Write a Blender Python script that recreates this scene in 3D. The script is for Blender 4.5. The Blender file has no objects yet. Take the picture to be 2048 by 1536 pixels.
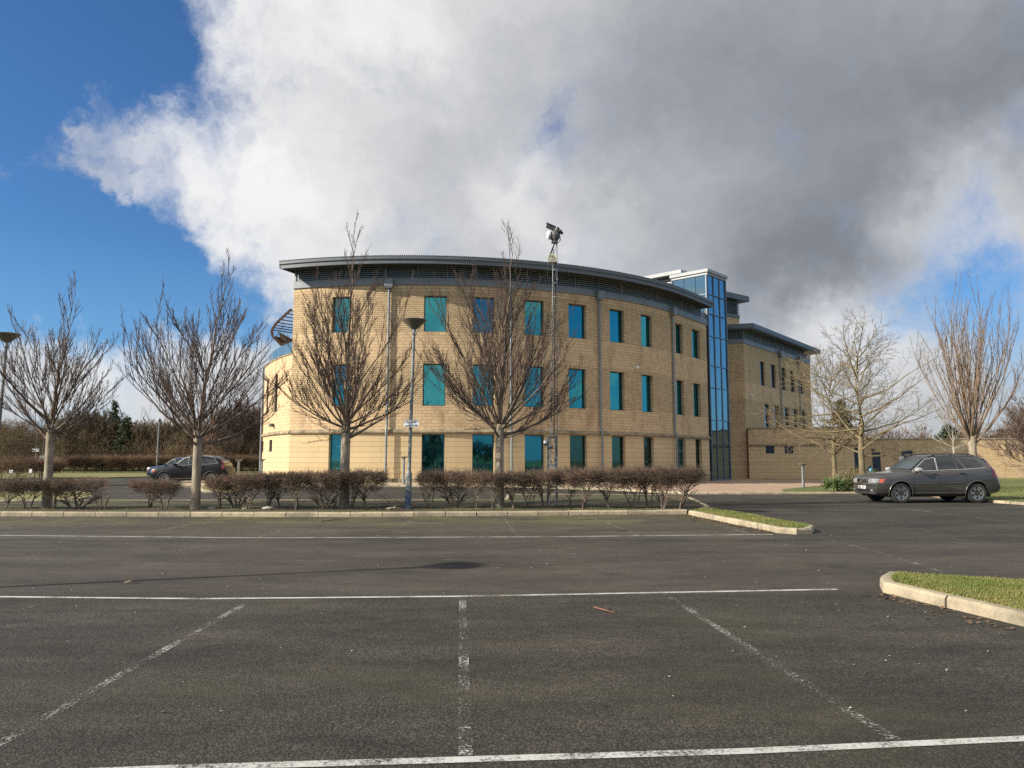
import bpy, bmesh, math, random
import numpy as np
from mathutils import Vector, Matrix
R_ = math.radians
scene = bpy.context.scene
COL = scene.collection
PI = math.pi

# ------------------------------------------------------------------ survey of the place
# The camera was calibrated from the photograph (parking bays 2.4 x 4.8 m, lamp columns 6 m,
# cars); these helpers turn surveyed sight lines into points of the real, metric place.
F0, HOR, CAMH = 1490.0, 918.0, 1.6
TILT = math.atan((HOR - 768.0) / F0)
def ray(px, py):
    a = (px - 1024) / F0; b = (768 - py) / F0
    return (a, math.cos(TILT) - b * math.sin(TILT), math.sin(TILT) + b * math.cos(TILT))
def G(px, py, z=0.0):
    d = ray(px, py); s = (z - CAMH) / d[2]
    return Vector((d[0] * s, d[1] * s, z))
def A(px, py, Y):
    d = ray(px, py); s = Y / d[1]
    return Vector((d[0] * s, Y, CAMH + d[2] * s))
def sm(a, b, x):
    t = min(1, max(0, (x - a) / (b - a))); return t * t * (3 - 2 * t)
def gz(x, y):            # the ground falls gently towards the back right
    return -0.36 * sm(30, 66, y) * sm(2, 15, x)

# ------------------------------------------------------------------ helpers
class MB:
    def __init__(s): s.v = []; s.f = []; s.m = []; s.uv = []; s.mi = 0; s.smooth = False
    def add(s, pts): 
        i = len(s.v); s.v.extend([tuple(p) for p in pts]); return list(range(i, i + len(pts)))
    def face(s, idx, uv=None, mi=None):
        s.f.append(tuple(idx)); s.m.append(s.mi if mi is None else mi); s.uv.append(uv)
    def quad(s, a, b, c, d, uv=None, mi=None): s.face(s.add([a, b, c, d]), uv, mi)
    def box(s, c, size, rz=0, M=None, mi=None, bev=0):
        x, y, z = size[0] / 2, size[1] / 2, size[2] / 2
        if bev:
            b = min(bev, x * .9, y * .9, z * .9)
            ring = lambda X, Y, Z: [(-X, -Y, Z), (X, -Y, Z), (X, Y, Z), (-X, Y, Z)]
            L = [ring(x - b, y - b, -z), ring(x, y, -z + b), ring(x, y, z - b), ring(x - b, y - b, z)]
            pts = [p for r in L for p in r]
            fs = [(3, 2, 1, 0), (12, 13, 14, 15)]
            for k in range(3):
                for j in range(4):
                    fs.append((k * 4 + j, k * 4 + (j + 1) % 4, k * 4 + 4 + (j + 1) % 4, k * 4 + 4 + j))
        else:
            pts = [(-x, -y, -z), (x, -y, -z), (x, y, -z), (-x, y, -z), (-x, -y, z), (x, -y, z), (x, y, z), (-x, y, z)]
            fs = [(3, 2, 1, 0), (4, 5, 6, 7), (0, 1, 5, 4), (1, 2, 6, 5), (2, 3, 7, 6), (3, 0, 4, 7)]
        if M is None: M = Matrix.Translation(Vector(c)) @ Matrix.Rotation(rz, 4, 'Z')
        i = s.add([M @ Vector(p) for p in pts])
        for f in fs: s.face([i[k] for k in f], None, mi)
    def beam(s, p, q, w, h=None, up=(0, 0, 1), mi=None):
        p = Vector(p); q = Vector(q); d = q - p; L = d.length
        if L < 1e-6: return
        d.normalize(); u = Vector(up)
        if abs(d.dot(u)) > .98: u = Vector((0, 1, 0))
        sx = d.cross(u).normalized(); u = sx.cross(d)
        M = Matrix((sx, d, u)).transposed().to_4x4(); M.translation = (p + q) / 2
        s.box(None, (w, L, h or w), M=M, mi=mi)
    def tube(s, pts, rad, k=8, cap=True, mi=None):
        pts = [Vector(p) for p in pts]; n = len(pts)
        if not isinstance(rad, (list, tuple)): rad = [rad] * n
        rings = []
        prev = None
        for i in range(n):
            t = (pts[min(i + 1, n - 1)] - pts[max(i - 1, 0)]).normalized()
            if prev is None:
                u = Vector((0, 0, 1)) if abs(t.z) < .9 else Vector((1, 0, 0))
            else: u = prev
            x = t.cross(u).normalized(); y = x.cross(t); prev = y
            rings.append(s.add([pts[i] + (x * math.cos(2 * PI * j / k) + y * math.sin(2 * PI * j / k)) * rad[i] for j in range(k)]))
        for a, b in zip(rings, rings[1:]):
            for j in range(k): s.face((a[j], a[(j + 1) % k], b[(j + 1) % k], b[j]), None, mi)
        if cap:
            s.face(rings[0][::-1], None, mi); s.face(rings[-1], None, mi)
    def lathe(s, prof, c=(0, 0, 0), k=24, M=None, mi=None, cap=True):
        M = M or Matrix.Translation(Vector(c)); rings = []
        for r, z in prof:
            rings.append(s.add([M @ Vector((r * math.cos(2 * PI * j / k), r * math.sin(2 * PI * j / k), z)) for j in range(k)]))
        for a, b in zip(rings, rings[1:]):
            for j in range(k): s.face((a[j], a[(j + 1) % k], b[(j + 1) % k], b[j]), None, mi)
        if cap: s.face(rings[0][::-1], None, mi); s.face(rings[-1], None, mi)
    def prism(s, poly, z0, z1, mi=None, mtop=None):
        n = len(poly)
        a = s.add([(p[0], p[1], z0) for p in poly]); b = s.add([(p[0], p[1], z1) for p in poly])
        for j in range(n): s.face((a[j], a[(j + 1) % n], b[(j + 1) % n], b[j]), None, mi)
        s.face(a[::-1], None, mi); s.face(b, None, mtop if mtop is not None else mi)
    def mesh(s, name, mats, sharp=None):
        me = bpy.data.meshes.new(name)
        me.from_pydata(s.v, [], s.f)
        for m in mats: me.materials.append(m)
        if len(mats) > 1: me.polygons.foreach_set('material_index', s.m)
        if any(u is not None for u in s.uv):
            L = me.uv_layers.new(name='UVMap'); d = []
            for f, u in zip(s.f, s.uv):
                if u is None: u = [(0, 0)] * len(f)
                for q in u: d.extend(q)
            L.data.foreach_set('uv', d)
        if sharp is not None: smooth(me, sharp)
        me.update(); return me
def smooth(me, ang):
    bm = bmesh.new(); bm.from_mesh(me)
    bmesh.ops.remove_doubles(bm, verts=bm.verts, dist=1e-5)
    for f in bm.faces: f.smooth = True
    for e in bm.edges:
        if len(e.link_faces) == 2:
            e.smooth = e.calc_face_angle(0) < R_(ang)
    bm.to_mesh(me); bm.free()
def put(name, me, parent=None, loc=None, rz=None):
    o = bpy.data.objects.new(name, me); COL.objects.link(o)
    if parent is not None: o.parent = parent
    if loc is not None: o.location = loc
    if rz is not None: o.rotation_euler = (0, 0, rz)
    return o
def build(name, mb, mats, parent=None, sharp=None, loc=None, rz=None):
    if not isinstance(mats, (list, tuple)): mats = [mats]
    return put(name, mb.mesh(name, mats, sharp), parent, loc, rz)
def tag(o, label=None, cat=None, group=None, kind=None):
    if label: o['label'] = label
    if cat: o['category'] = cat
    if group: o['group'] = group
    if kind: o['kind'] = kind
    return o
def thing(name, label, cat, loc=(0, 0, 0), rz=0, group=None):
    o = put(name, None, None, loc, rz); o.empty_display_size = .3
    return tag(o, label, cat, group)
def dup(src, loc, rz=0, sc=(1, 1, 1), label=None, group=None):
    r = src.copy(); COL.objects.link(r); r.location = loc; r.rotation_euler = (0, 0, rz); r.scale = sc
    if label: r['label'] = label
    if group: r['group'] = group
    for ch in list(src.children):
        c = ch.copy(); COL.objects.link(c); c.parent = r
        for g in ch.children:
            d = g.copy(); COL.objects.link(d); d.parent = c
    return r

# ------------------------------------------------------------------ materials
class NT:
    def __init__(s, tree): s.t = tree; s.n = tree.nodes; s.l = tree.links
    def new(s, t, **kw):
        n = s.n.new(t)
        for k, v in kw.items():
            if k.startswith('i_'):
                key = k[2:]
                key = int(key) if key.isdigit() else key.replace('_', ' ')
                s.set(n.inputs[key], v)
            else: setattr(n, k, v)
        return n
    def set(s, inp, v):
        if hasattr(v, 'node'): s.l.new(v, inp)
        elif hasattr(v, 'outputs'): s.l.new(v.outputs[0], inp)
        else:
            if isinstance(v, (tuple, list)) and len(v) == 3 and inp.type == 'RGBA': v = (*v, 1)
            inp.default_value = v
    def math(s, op, a, b=None, c=None, clamp=False):
        n = s.n.new('ShaderNodeMath'); n.operation = op; n.use_clamp = clamp
        for i, v in enumerate((a, b, c)):
            if v is not None: s.set(n.inputs[i], v)
        return n.outputs[0]
    def vmath(s, op, a, b=None, out=0):
        n = s.n.new('ShaderNodeVectorMath'); n.operation = op
        s.set(n.inputs[0], a)
        if b is not None:
            if op == 'SCALE': s.set(n.inputs['Scale'], b)
            else: s.set(n.inputs[1], b)
        return n.outputs[out]
    def mix(s, f, a, b, blend='MIX'):
        n = s.n.new('ShaderNodeMix'); n.data_type = 'RGBA'; n.blend_type = blend
        s.set(n.inputs[0], f); s.set(n.inputs[6], a); s.set(n.inputs[7], b); return n.outputs[2]
    def noise(s, vec, scale, detail=4, rough=.55, dist=0, out=0, dim='3D'):
        n = s.n.new('ShaderNodeTexNoise'); n.noise_dimensions = dim
        s.set(n.inputs['Vector'], vec); n.inputs['Scale'].default_value = scale
        n.inputs['Detail'].default_value = detail; n.inputs['Roughness'].default_value = rough
        n.inputs['Distortion'].default_value = dist; return n.outputs[out]
    def ramp(s, f, a, b, lo=0., hi=1., smoothst=False):
        n = s.n.new('ShaderNodeMapRange'); s.set(n.inputs[0], f)
        if smoothst: n.interpolation_type = 'SMOOTHSTEP'
        n.inputs[1].default_value = a; n.inputs[2].default_value = b
        n.inputs[3].default_value = lo; n.inputs[4].default_value = hi; return n.outputs[0]
def newmat(name):
    m = bpy.data.materials.new(name); m.use_nodes = True
    nt = NT(m.node_tree); b = m.node_tree.nodes['Principled BSDF']
    return m, nt, b
def pmat(name, c1, c2=None, scale=3., rough=.7, metal=0., bump=0., bscale=40., coat=0., spec=.5, detail=5, lo=.35, hi=.65, stretch=None, coord='Object'):
    m, n, b = newmat(name)
    tc = n.new('ShaderNodeTexCoord').outputs[coord]
    if stretch: tc = n.vmath('MULTIPLY', tc, stretch)
    if c2 is not None:
        f = n.ramp(n.noise(tc, scale, detail), lo, hi)
        n.set(b.inputs['Base Color'], n.mix(f, (*c1, 1), (*c2, 1)))
    else: b.inputs['Base Color'].default_value = (*c1, 1)
    b.inputs['Roughness'].default_value = rough; b.inputs['Metallic'].default_value = metal
    b.inputs['Coat Weight'].default_value = coat; b.inputs['Specular IOR Level'].default_value = spec
    if coat: b.inputs['Coat Roughness'].default_value = .06
    if bump:
        bp = n.new('ShaderNodeBump', i_Height=n.noise(tc, bscale, 4), i_Distance=.02); bp.inputs['Strength'].default_value = bump
        n.set(b.inputs['Normal'], bp)
    return m
def glass_mat(name, tint, body, weight=.75, rough=.02, wav=.02, fm=.9):
    m, n, b = newmat(name)
    tc = n.new('ShaderNodeTexCoord').outputs['Object']
    bp = n.new('ShaderNodeBump', i_Height=n.noise(tc, .9, 2), i_Distance=.05); bp.inputs['Strength'].default_value = wav
    gl = n.new('ShaderNodeBsdfGlossy', i_Color=(*tint, 1), i_Roughness=rough); n.set(gl.inputs['Normal'], bp)
    b.inputs['Base Color'].default_value = (*body, 1); b.inputs['Roughness'].default_value = .1
    mx = n.new('ShaderNodeMixShader')
    lw = n.new('ShaderNodeLayerWeight'); lw.inputs['Blend'].default_value = .35
    n.set(mx.inputs[0], n.math('MAXIMUM', n.math('MULTIPLY', lw.outputs['Fresnel'], fm), weight))
    n.l.new(b.outputs[0], mx.inputs[1]); n.l.new(gl.outputs[0], mx.inputs[2])
    n.l.new(mx.outputs[0], m.node_tree.nodes['Material Output'].inputs[0]); return m

def masonry(name, bw, bh, c1, c2, mortar, ms, bumpd=.01, horizontal_only=False, stain=(.27, .165, .085), stain_amt=.5, off=.5):
    m, n, b = newmat(name)
    uv = n.new('ShaderNodeTexCoord').outputs['UV']
    br = n.new('ShaderNodeTexBrick'); n.set(br.inputs['Vector'], uv)
    br.inputs['Scale'].default_value = 1.; br.inputs['Brick Width'].default_value = bw; br.inputs['Row Height'].default_value = bh
    br.inputs['Mortar Size'].default_value = ms; br.inputs['Mortar Smooth'].default_value = .1; br.inputs['Bias'].default_value = 0
    br.offset = off
    br.inputs['Color1'].default_value = (0, 0, 0, 1); br.inputs['Color2'].default_value = (1, 1, 1, 1); br.inputs['Mortar'].default_value = (.5, .5, .5, 1)
    var = n.math('ADD', n.math('MULTIPLY', n.new('ShaderNodeSeparateColor', i_0=br.outputs['Color']).outputs[0], .75), n.math('MULTIPLY', n.noise(uv, .8, 5), .25))
    col = n.mix(var, (*c1, 1), (*c2, 1))
    # weather streaks and blotches with a shape of their own
    st = n.noise(n.vmath('MULTIPLY', uv, (1.1, .35, 1)), .9, 6, .62)
    st2 = n.noise(n.vmath('MULTIPLY', uv, (2.2, .5, 1)), 1.6, 4, .6)
    col = n.mix(n.math('MULTIPLY', n.ramp(st, .5, .68), stain_amt), col, (*stain, 1))
    col = n.mix(n.math('MULTIPLY', n.ramp(st2, .54, .70), stain_amt * .6), col, (stain[0] * .6, stain[1] * .65, stain[2] * .8, 1))
    col = n.mix(br.outputs['Fac'], col, (*mortar, 1))
    n.set(b.inputs['Base Color'], col); b.inputs['Roughness'].default_value = .88
    h = n.math('SUBTRACT', n.math('MULTIPLY', n.noise(uv, 9., 4), .5), br.outputs['Fac'])
    bp = n.new('ShaderNodeBump', i_Height=h, i_Distance=bumpd); bp.inputs['Strength'].default_value = .9
    n.set(b.inputs['Normal'], bp)
    return m
M = {}
M['brick'] = masonry('split_face_stone', .30, .125, (.46, .33, .18), (.64, .475, .275), (.24, .165, .09), .014, .014, stain_amt=.35)
M['block'] = masonry('stone_block', .42, .205, (.52, .365, .205), (.66, .48, .28), (.34, .23, .13), .012, .006, stain_amt=.6)
M['ashlar'] = masonry('smooth_ashlar', 4.2, .34, (.53, .39, .215), (.60, .455, .26), (.31, .215, .12), .011, .004, stain_amt=.12, off=.37)
M['course'] = pmat('weathered_stone_ledge', (.35, .27, .16), (.16, .13, .09), 2.2, .9, bump=.4, bscale=14)
M['steel'] = pmat('blue_grey_cladding', (.185, .205, .215), (.215, .235, .245), .7, .5, metal=.15, bump=.05, bscale=2)
M['fascia'] = pmat('blue_grey_fascia', (.095, .11, .12), (.115, .13, .14), .7, .5, metal=.1)
M['steel_dk'] = pmat('dark_grey_metal', (.085, .093, .10), (.105, .112, .12), 1.2, .5, metal=.2)
M['roofm'] = pmat('grey_roof_sheet', (.10, .115, .125), (.13, .145, .155), 1., .45, metal=.3)
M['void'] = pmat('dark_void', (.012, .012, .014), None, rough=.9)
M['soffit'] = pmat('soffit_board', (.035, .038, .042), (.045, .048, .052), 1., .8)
M['frame'] = pmat('window_frame_metal', (.03, .05, .06), None, rough=.45)
M['pane'] = glass_mat('teal_mirror_glass', (.05, .34, .37), (.0, .035, .045), .78)
M['pane_low'] = glass_mat('dark_teal_glass', (.07, .30, .33), (.0, .022, .026), .72)
M['pane_dark'] = glass_mat('dark_green_glass', (.10, .22, .17), (.003, .014, .010), .38)
M['tower_glass'] = glass_mat('blue_curtain_wall_glass', (.30, .46, .52), (.008, .022, .03), .66)
M['clear_glass'] = glass_mat('pale_balustrade_glass', (.50, .60, .64), (.10, .15, .16), .45)
M['wing_glass'] = glass_mat('dark_wing_glass', (.35, .40, .45), (.008, .01, .012), .5)
M['mullion'] = pmat('grey_mullion', (.12, .15, .18), None, rough=.4, metal=.3)
M['white_metal'] = pmat('pale_metal_fascia', (.27, .28, .285), (.32, .33, .33), 1., .5)
M['brown_wood'] = pmat('brown_timber', (.05, .026, .016), (.07, .036, .022), 3., .8)
M['cream'] = pmat('cream_enclosure', (.62, .58, .42), (.55, .50, .36), 4., .6)
M['white'] = pmat('white_paint', (.72, .72, .70), None, rough=.6)
M['galv'] = pmat('galvanised_steel', (.30, .31, .32), (.20, .21, .21), 5., .5, metal=.6)
M['rust_grey'] = pmat('weathered_steel', (.16, .155, .15), (.09, .08, .075), 6., .6, metal=.4)
M['black'] = pmat('black_rubber', (.012, .012, .012), (.02, .02, .02), 12., .75)
M['tyre'] = pmat('tyre_rubber', (.018, .018, .018), (.032, .031, .03), 9., .85)
M['plastic'] = pmat('grey_trim_plastic', (.035, .034, .034), (.045, .044, .043), 6., .6)
M['alloy'] = pmat('alloy_rim', (.50, .50, .49), (.42, .42, .41), 8., .32, metal=.8)
M['chrome'] = pmat('bright_trim', (.75, .75, .75), None, rough=.2, metal=1.)
M['car_glass'] = glass_mat('car_window_glass', (.55, .6, .62), (.008, .010, .011), .06, wav=0, fm=.35)
M['screen_glass'] = glass_mat('windscreen_glass', (.55, .66, .64), (.02, .028, .028), .30, wav=0, fm=.6)
M['lamp_glass'] = pmat('headlamp_lens', (.34, .34, .33), (.10, .10, .10), 9., .10, coat=1.)
M['red_lens'] = pmat('red_lamp_lens', (.22, .010, .010), None, rough=.18, coat=1.)
M['amber_lens'] = pmat('amber_lens', (.45, .10, .04), None, rough=.2, coat=.8)
M['paint_grey'] = pmat('grey_car_paint', (.056, .052, .048), (.064, .060, .055), 2., .33, metal=.35, coat=.8)
M['paint_dark'] = pmat('dark_car_paint', (.006, .006, .007), (.008, .008, .009), 2., .42, metal=.0, coat=.12, spec=.2)
M['paint_silver'] = pmat('silver_car_paint', (.45, .46, .47), (.5, .51, .52), 2., .35, metal=.4, coat=.6)
M['paint_blue'] = pmat('blue_car_paint', (.03, .05, .10), None, rough=.3, metal=.3, coat=.7)
M['teal_paint'] = pmat('teal_fairing', (.02, .16, .22), None, rough=.25, coat=.6)
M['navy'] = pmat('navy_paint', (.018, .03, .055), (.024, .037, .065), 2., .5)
M['ink'] = pmat('dark_blue_ink', (.03, .04, .14), None, rough=.6)
M['black_ink'] = pmat('black_ink', (.01, .01, .01), None, rough=.6)
def vary(m, amt=.45):
    # each plant its own tone
    n = NT(m.node_tree); b = m.node_tree.nodes['Principled BSDF']; old = b.inputs['Base Color'].links[0].from_socket
    f = n.ramp(n.new('ShaderNodeObjectInfo').outputs['Random'], 0, 1, 1 - amt, 1 + amt)
    n.set(b.inputs['Base Color'], n.vmath('SCALE', old, f))
def bark(name, a, b, sc=7.):
    return pmat(name, a, b, sc, .92, bump=.7, bscale=26, stretch=(1, 1, .35))
M['bark'] = bark('grey_brown_bark', (.22, .165, .115), (.10, .075, .056))
M['bark_pale'] = bark('ringed_grey_bark', (.38, .31, .23), (.18, .145, .105))
M['twig'] = pmat('reddish_brown_twigs', (.095, .06, .045), (.055, .037, .030), 2.5, .85)
M['twig_ochre'] = pmat('ochre_twigs', (.22, .17, .085), (.12, .095, .06), 2., .85)
M['twig_tan'] = pmat('tan_shoots', (.28, .19, .115), (.15, .105, .075), 2., .85)
M['twig_birch'] = pmat('birch_bark', (.45, .42, .36), (.22, .18, .15), 3., .85)
M['hedge_twig'] = pmat('purple_brown_hedge_twigs', (.20, .135, .092), (.10, .068, .050), 5., .9)
M['hedge_far'] = pmat('far_hedge_twigs', (.20, .125, .075), (.11, .07, .044), .8, .9)
M['wood1'] = pmat('olive_brown_twigs', (.165, .115, .055), (.09, .065, .036), .5, .9)
M['wood2'] = pmat('russet_twigs', (.23, .135, .085), (.13, .08, .055), .5, .9)
M['wood3'] = pmat('grey_brown_twigs', (.16, .11, .085), (.09, .066, .054), .5, .9)
M['pine'] = pmat('dark_pine_needles', (.025, .042, .018), (.055, .075, .03), 1.2, .8)
M['leaf_green'] = pmat('shrub_leaves', (.075, .11, .03), (.14, .13, .04), 6., .6)
M['leaf_pale'] = pmat('yucca_leaves', (.16, .21, .07), (.09, .14, .045), 4., .5)
M['grass'] = pmat('grass_blades', (.10, .135, .022), (.20, .185, .055), 1.6, .7)
M['dead_leaf'] = pmat('dead_leaves', (.16, .10, .055), (.08, .05, .03), 9., .85)
M['grit'] = pmat('pale_grit', (.42, .40, .35), (.25, .23, .2), 11., .9)
M['stick'] = pmat('bleached_stick', (.30, .24, .18), (.18, .14, .10), 6., .9)
M['stick_red'] = pmat('red_twig', (.24, .10, .06), None, rough=.8)

for k_ in ('hedge_twig', 'hedge_far', 'wood1', 'wood2', 'wood3'): vary(M[k_], .35)
def ground_mats():
    # ---- asphalt
    m, n, b = newmat('worn_asphalt')
    tc = n.new('ShaderNodeTexCoord').outputs['Object']
    big = n.noise(tc, .22, 6, .6); med = n.noise(n.vmath('MULTIPLY', tc, (.6, 1.3, 1)), .9, 6, .65)
    fine = n.noise(tc, 70., 3, .7)
    v = n.new('ShaderNodeTexVoronoi'); n.set(v.inputs['Vector'], tc); v.inputs['Scale'].default_value = 62.
    cell = n.new('ShaderNodeSeparateColor', i_0=v.outputs['Color']).outputs[0]
    col = n.mix(n.ramp(big, .40, .60), (.050, .050, .043, 1), (.074, .066, .055, 1))
    col = n.mix(n.math('MULTIPLY', n.ramp(med, .50, .66), .75), col, (.125, .110, .088, 1))
    col = n.mix(n.math('MULTIPLY', n.ramp(n.noise(n.vmath('MULTIPLY', tc, (.35, 1.5, 1)), .55, 5, .6), .54, .64), .55), col, (.15, .132, .105, 1))
    col = n.mix(n.math('MULTIPLY', n.ramp(n.noise(n.vmath('MULTIPLY', tc, (.9, 2.2, 1)), .7, 5, .7), .54, .68), .75), col, (.026, .025, .022, 1))
    # stones of the wearing course: every cell its own grey
    col = n.mix(n.ramp(n.math('POWER', cell, 1.6), 0, 1, 0, 1), n.mix(.40, col, (.016, .015, .013, 1)), n.mix(.30, col, (.22, .20, .17, 1)))
    col = n.mix(n.ramp(v.outputs['Distance'], .36, .66, 0, .65), col, (.012, .011, .009, 1))
    col = n.mix(n.math('MULTIPLY', n.ramp(n.noise(n.vmath('ADD', n.vmath('MULTIPLY', tc, (.5, .9, 1)), (7, 3, 0)), .7, 7, .7), .50, .64), .45), col, (.056, .054, .030, 1))
    col = n.mix(n.ramp(n.noise(tc, 33., 2, .5), .70, .76, 0, .8), col, (.22, .21, .19, 1))
    sep = n.new('ShaderNodeSeparateXYZ', i_0=tc)
    # moss film in the bays along the hedge kerb
    leftx = n.ramp(sep.outputs[0], 5.9, 5.2)
    my = n.math('MULTIPLY', n.math('MULTIPLY', leftx, n.ramp(sep.outputs[1], 17.6, 20.0)), n.ramp(sep.outputs[1], 22.2, 21.6))
    moss = n.math('MULTIPLY', my, n.ramp(n.noise(n.vmath('MULTIPLY', tc, (.5, 1, 1)), .8, 6, .7), .44, .56))
    moss = n.math('MULTIPLY', moss, n.ramp(fine, .35, .6))
    col = n.mix(n.math('MULTIPLY', moss, .95), col, (.17, .18, .02, 1))
    # bay rows are duller and browner than the driven lane
    row = n.math('MULTIPLY', n.math('MULTIPLY', leftx, n.ramp(sep.outputs[1], 15.0, 15.4)), n.ramp(sep.outputs[1], 22.3, 22.0))
    col = n.mix(n.math('MULTIPLY', row, .4), col, (.125, .113, .088, 1))
    lane = n.math('MULTIPLY', n.ramp(sep.outputs[1], 8.9, 9.4), n.ramp(sep.outputs[1], 15.0, 14.6))
    col = n.mix(n.math('MULTIPLY', lane, .45), col, (.094, .080, .071, 1))
    spot = n.new('ShaderNodeTexVoronoi'); n.set(spot.inputs['Vector'], n.vmath('MULTIPLY', tc, (1, 1, 0))); spot.inputs['Scale'].default_value = .55; spot.inputs['Randomness'].default_value = 1.
    drip = n.math('MULTIPLY', n.ramp(n.math('ADD', spot.outputs['Distance'], n.math('MULTIPLY', n.noise(tc, 9, 3), .12)), .10, .20, 1, 0), .45)
    col = n.mix(drip, col, (.018, .017, .016, 1))
    wear = n.ramp(n.noise(n.vmath('MULTIPLY', tc, (.35, .9, 1)), .8, 8, .72), .38, .64, .64, 1.22)
    wear = n.math('MULTIPLY', wear, n.ramp(n.noise(n.vmath('MULTIPLY', tc, (.7, 1.3, 1)), 3.2, 6, .7), .36, .66, .84, 1.14))
    n.set(b.inputs['Base Color'], n.vmath('MULTIPLY', n.vmath('SCALE', col, n.math('MULTIPLY', wear, .80)), (1.05, .985, .87))); b.inputs['Roughness'].default_value = .86; b.inputs['Specular IOR Level'].default_value = .35
    hgt = n.math('ADD', n.math('MULTIPLY', n.math('SUBTRACT', 1, v.outputs['Distance']), 1.), n.math('MULTIPLY', fine, .6))
    bp = n.new('ShaderNodeBump', i_Height=hgt, i_Distance=.009); bp.inputs['Strength'].default_value = .6
    n.set(b.inputs['Normal'], bp); M['asphalt'] = m
    # ---- paint worn to different degrees
    for nm, a, c, lf in (('paint', .40, .53, .5), ('paint_worn', .525, .62, .36), ('paint_faint', .53, .66, .4)):
        m, n, b = newmat('white_line_' + nm)
        tc = n.new('ShaderNodeTexCoord').outputs['Object']
        w = n.math('ADD', n.math('MULTIPLY', n.noise(tc, 2.2, 5, .65), lf), n.math('MULTIPLY', n.noise(tc, 42., 4, .8), 1 - lf))
        b.inputs['Base Color'].default_value = (.55, .54, .50, 1)
        n.set(b.inputs['Base Color'], n.mix(n.noise(tc, 6, 5, .7), (.33, .32, .285, 1), (.60, .59, .55, 1)))
        b.inputs['Roughness'].default_value = .8
        n.set(b.inputs['Alpha'], n.ramp(w, a, c)); M[nm] = m
    # ---- concrete kerb
    m, n, b = newmat('concrete_kerb')
    tc = n.new('ShaderNodeTexCoord').outputs['Object']
    col = n.mix(n.ramp(n.noise(tc, 1.3, 7, .68), .38, .62), (.47, .385, .26, 1), (.25, .21, .145, 1))
    col = n.mix(n.math('MULTIPLY', n.ramp(n.noise(tc, 9., 5, .7), .52, .72), .6), col, (.12, .105, .075, 1))
    col = n.mix(n.math('MULTIPLY', n.ramp(n.noise(tc, 5., 6, .75), .58, .75), .5), col, (.12, .13, .045, 1))
    n.set(b.inputs['Base Color'], col); b.inputs['Roughness'].default_value = .92
    bp = n.new('ShaderNodeBump', i_Height=n.noise(tc, 38., 5, .7), i_Distance=.012); bp.inputs['Strength'].default_value = .7
    n.set(b.inputs['Normal'], bp); M['kerb'] = m
    # ---- soil with moss and litter
    m, n, b = newmat('bed_soil')
    tc = n.new('ShaderNodeTexCoord').outputs['Object']
    col = n.mix(n.ramp(n.noise(tc, 14., 5, .7), .35, .65), (.030, .022, .015, 1), (.085, .060, .036, 1))
    col = n.mix(n.math('MULTIPLY', n.ramp(n.noise(tc, .9, 5, .7), .42, .62), .8), col, (.075, .085, .02, 1))
    n.set(b.inputs['Base Color'], col); b.inputs['Roughness'].default_value = .95
    bp = n.new('ShaderNodeBump', i_Height=n.noise(tc, 18., 5, .7), i_Distance=.05); bp.inputs['Strength'].default_value = .9
    n.set(b.inputs['Normal'], bp); M['soil'] = m
    # ---- turf
    m, n, b = newmat('mown_turf')
    tc = n.new('ShaderNodeTexCoord').outputs['Object']
    col = n.mix(n.ramp(n.noise(tc, 1.4, 7, .68), .40, .60), (.075, .105, .018, 1), (.17, .165, .045, 1))
    col = n.mix(n.math('MULTIPLY', n.ramp(n.noise(tc, 60., 3, .7), .45, .7), .6), col, (.03, .045, .01, 1))
    n.set(b.inputs['Base Color'], col); b.inputs['Roughness'].default_value = .9
    bp = n.new('ShaderNodeBump', i_Height=n.noise(tc, 45., 4, .7), i_Distance=.03); bp.inputs['Strength'].default_value = .8
    n.set(b.inputs['Normal'], bp); M['turf'] = m
    m, n, b = newmat('yellow_moss_turf')
    tc = n.new('ShaderNodeTexCoord').outputs['Object']
    col = n.mix(n.ramp(n.noise(tc, .8, 6, .65), .35, .65), (.13, .13, .03, 1), (.20, .16, .05, 1))
    n.set(b.inputs['Base Color'], col); b.inputs['Roughness'].default_value = .95; M['moss'] = m
    # ---- block paving
    m, n, b = newmat('pink_block_paving')
    tc = n.new('ShaderNodeTexCoord').outputs['Object']
    br = n.new('ShaderNodeTexBrick'); n.set(br.inputs['Vector'], n.vmath('MULTIPLY', tc, (1, 1, 1)))
    br.inputs['Scale'].default_value = 1; br.inputs['Brick Width'].default_value = .42; br.inputs['Row Height'].default_value = .42
    br.inputs['Mortar Size'].default_value = .02; br.inputs['Color1'].default_value = (.36, .235, .155, 1); br.inputs['Color2'].default_value = (.45, .31, .21, 1)
    br.inputs['Mortar'].default_value = (.16, .115, .085, 1)
    col = n.mix(n.math('MULTIPLY', n.ramp(n.noise(tc, .5, 6, .7), .45, .7), .5), br.outputs['Color'], (.19, .15, .115, 1))
    n.set(b.inputs['Base Color'], col); b.inputs['Roughness'].default_value = .88; M['paving'] = m
    m, n, b = newmat('concrete_pavement')
    tc = n.new('ShaderNodeTexCoord').outputs['Object']
    n.set(b.inputs['Base Color'], n.mix(n.ramp(n.noise(tc, .8, 6, .7), .35, .65), (.42, .33, .21, 1), (.30, .235, .155, 1)))
    b.inputs['Roughness'].default_value = .9; M['pave2'] = m
    m, n, b = newmat('rough_land')
    tc = n.new('ShaderNodeTexCoord').outputs['Object']
    n.set(b.inputs['Base Color'], n.mix(n.ramp(n.noise(tc, .12, 7, .65), .35, .65), (.085, .10, .025, 1), (.13, .12, .045, 1)))
    b.inputs['Roughness'].default_value = .95; M['land'] = m
ground_mats()
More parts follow.
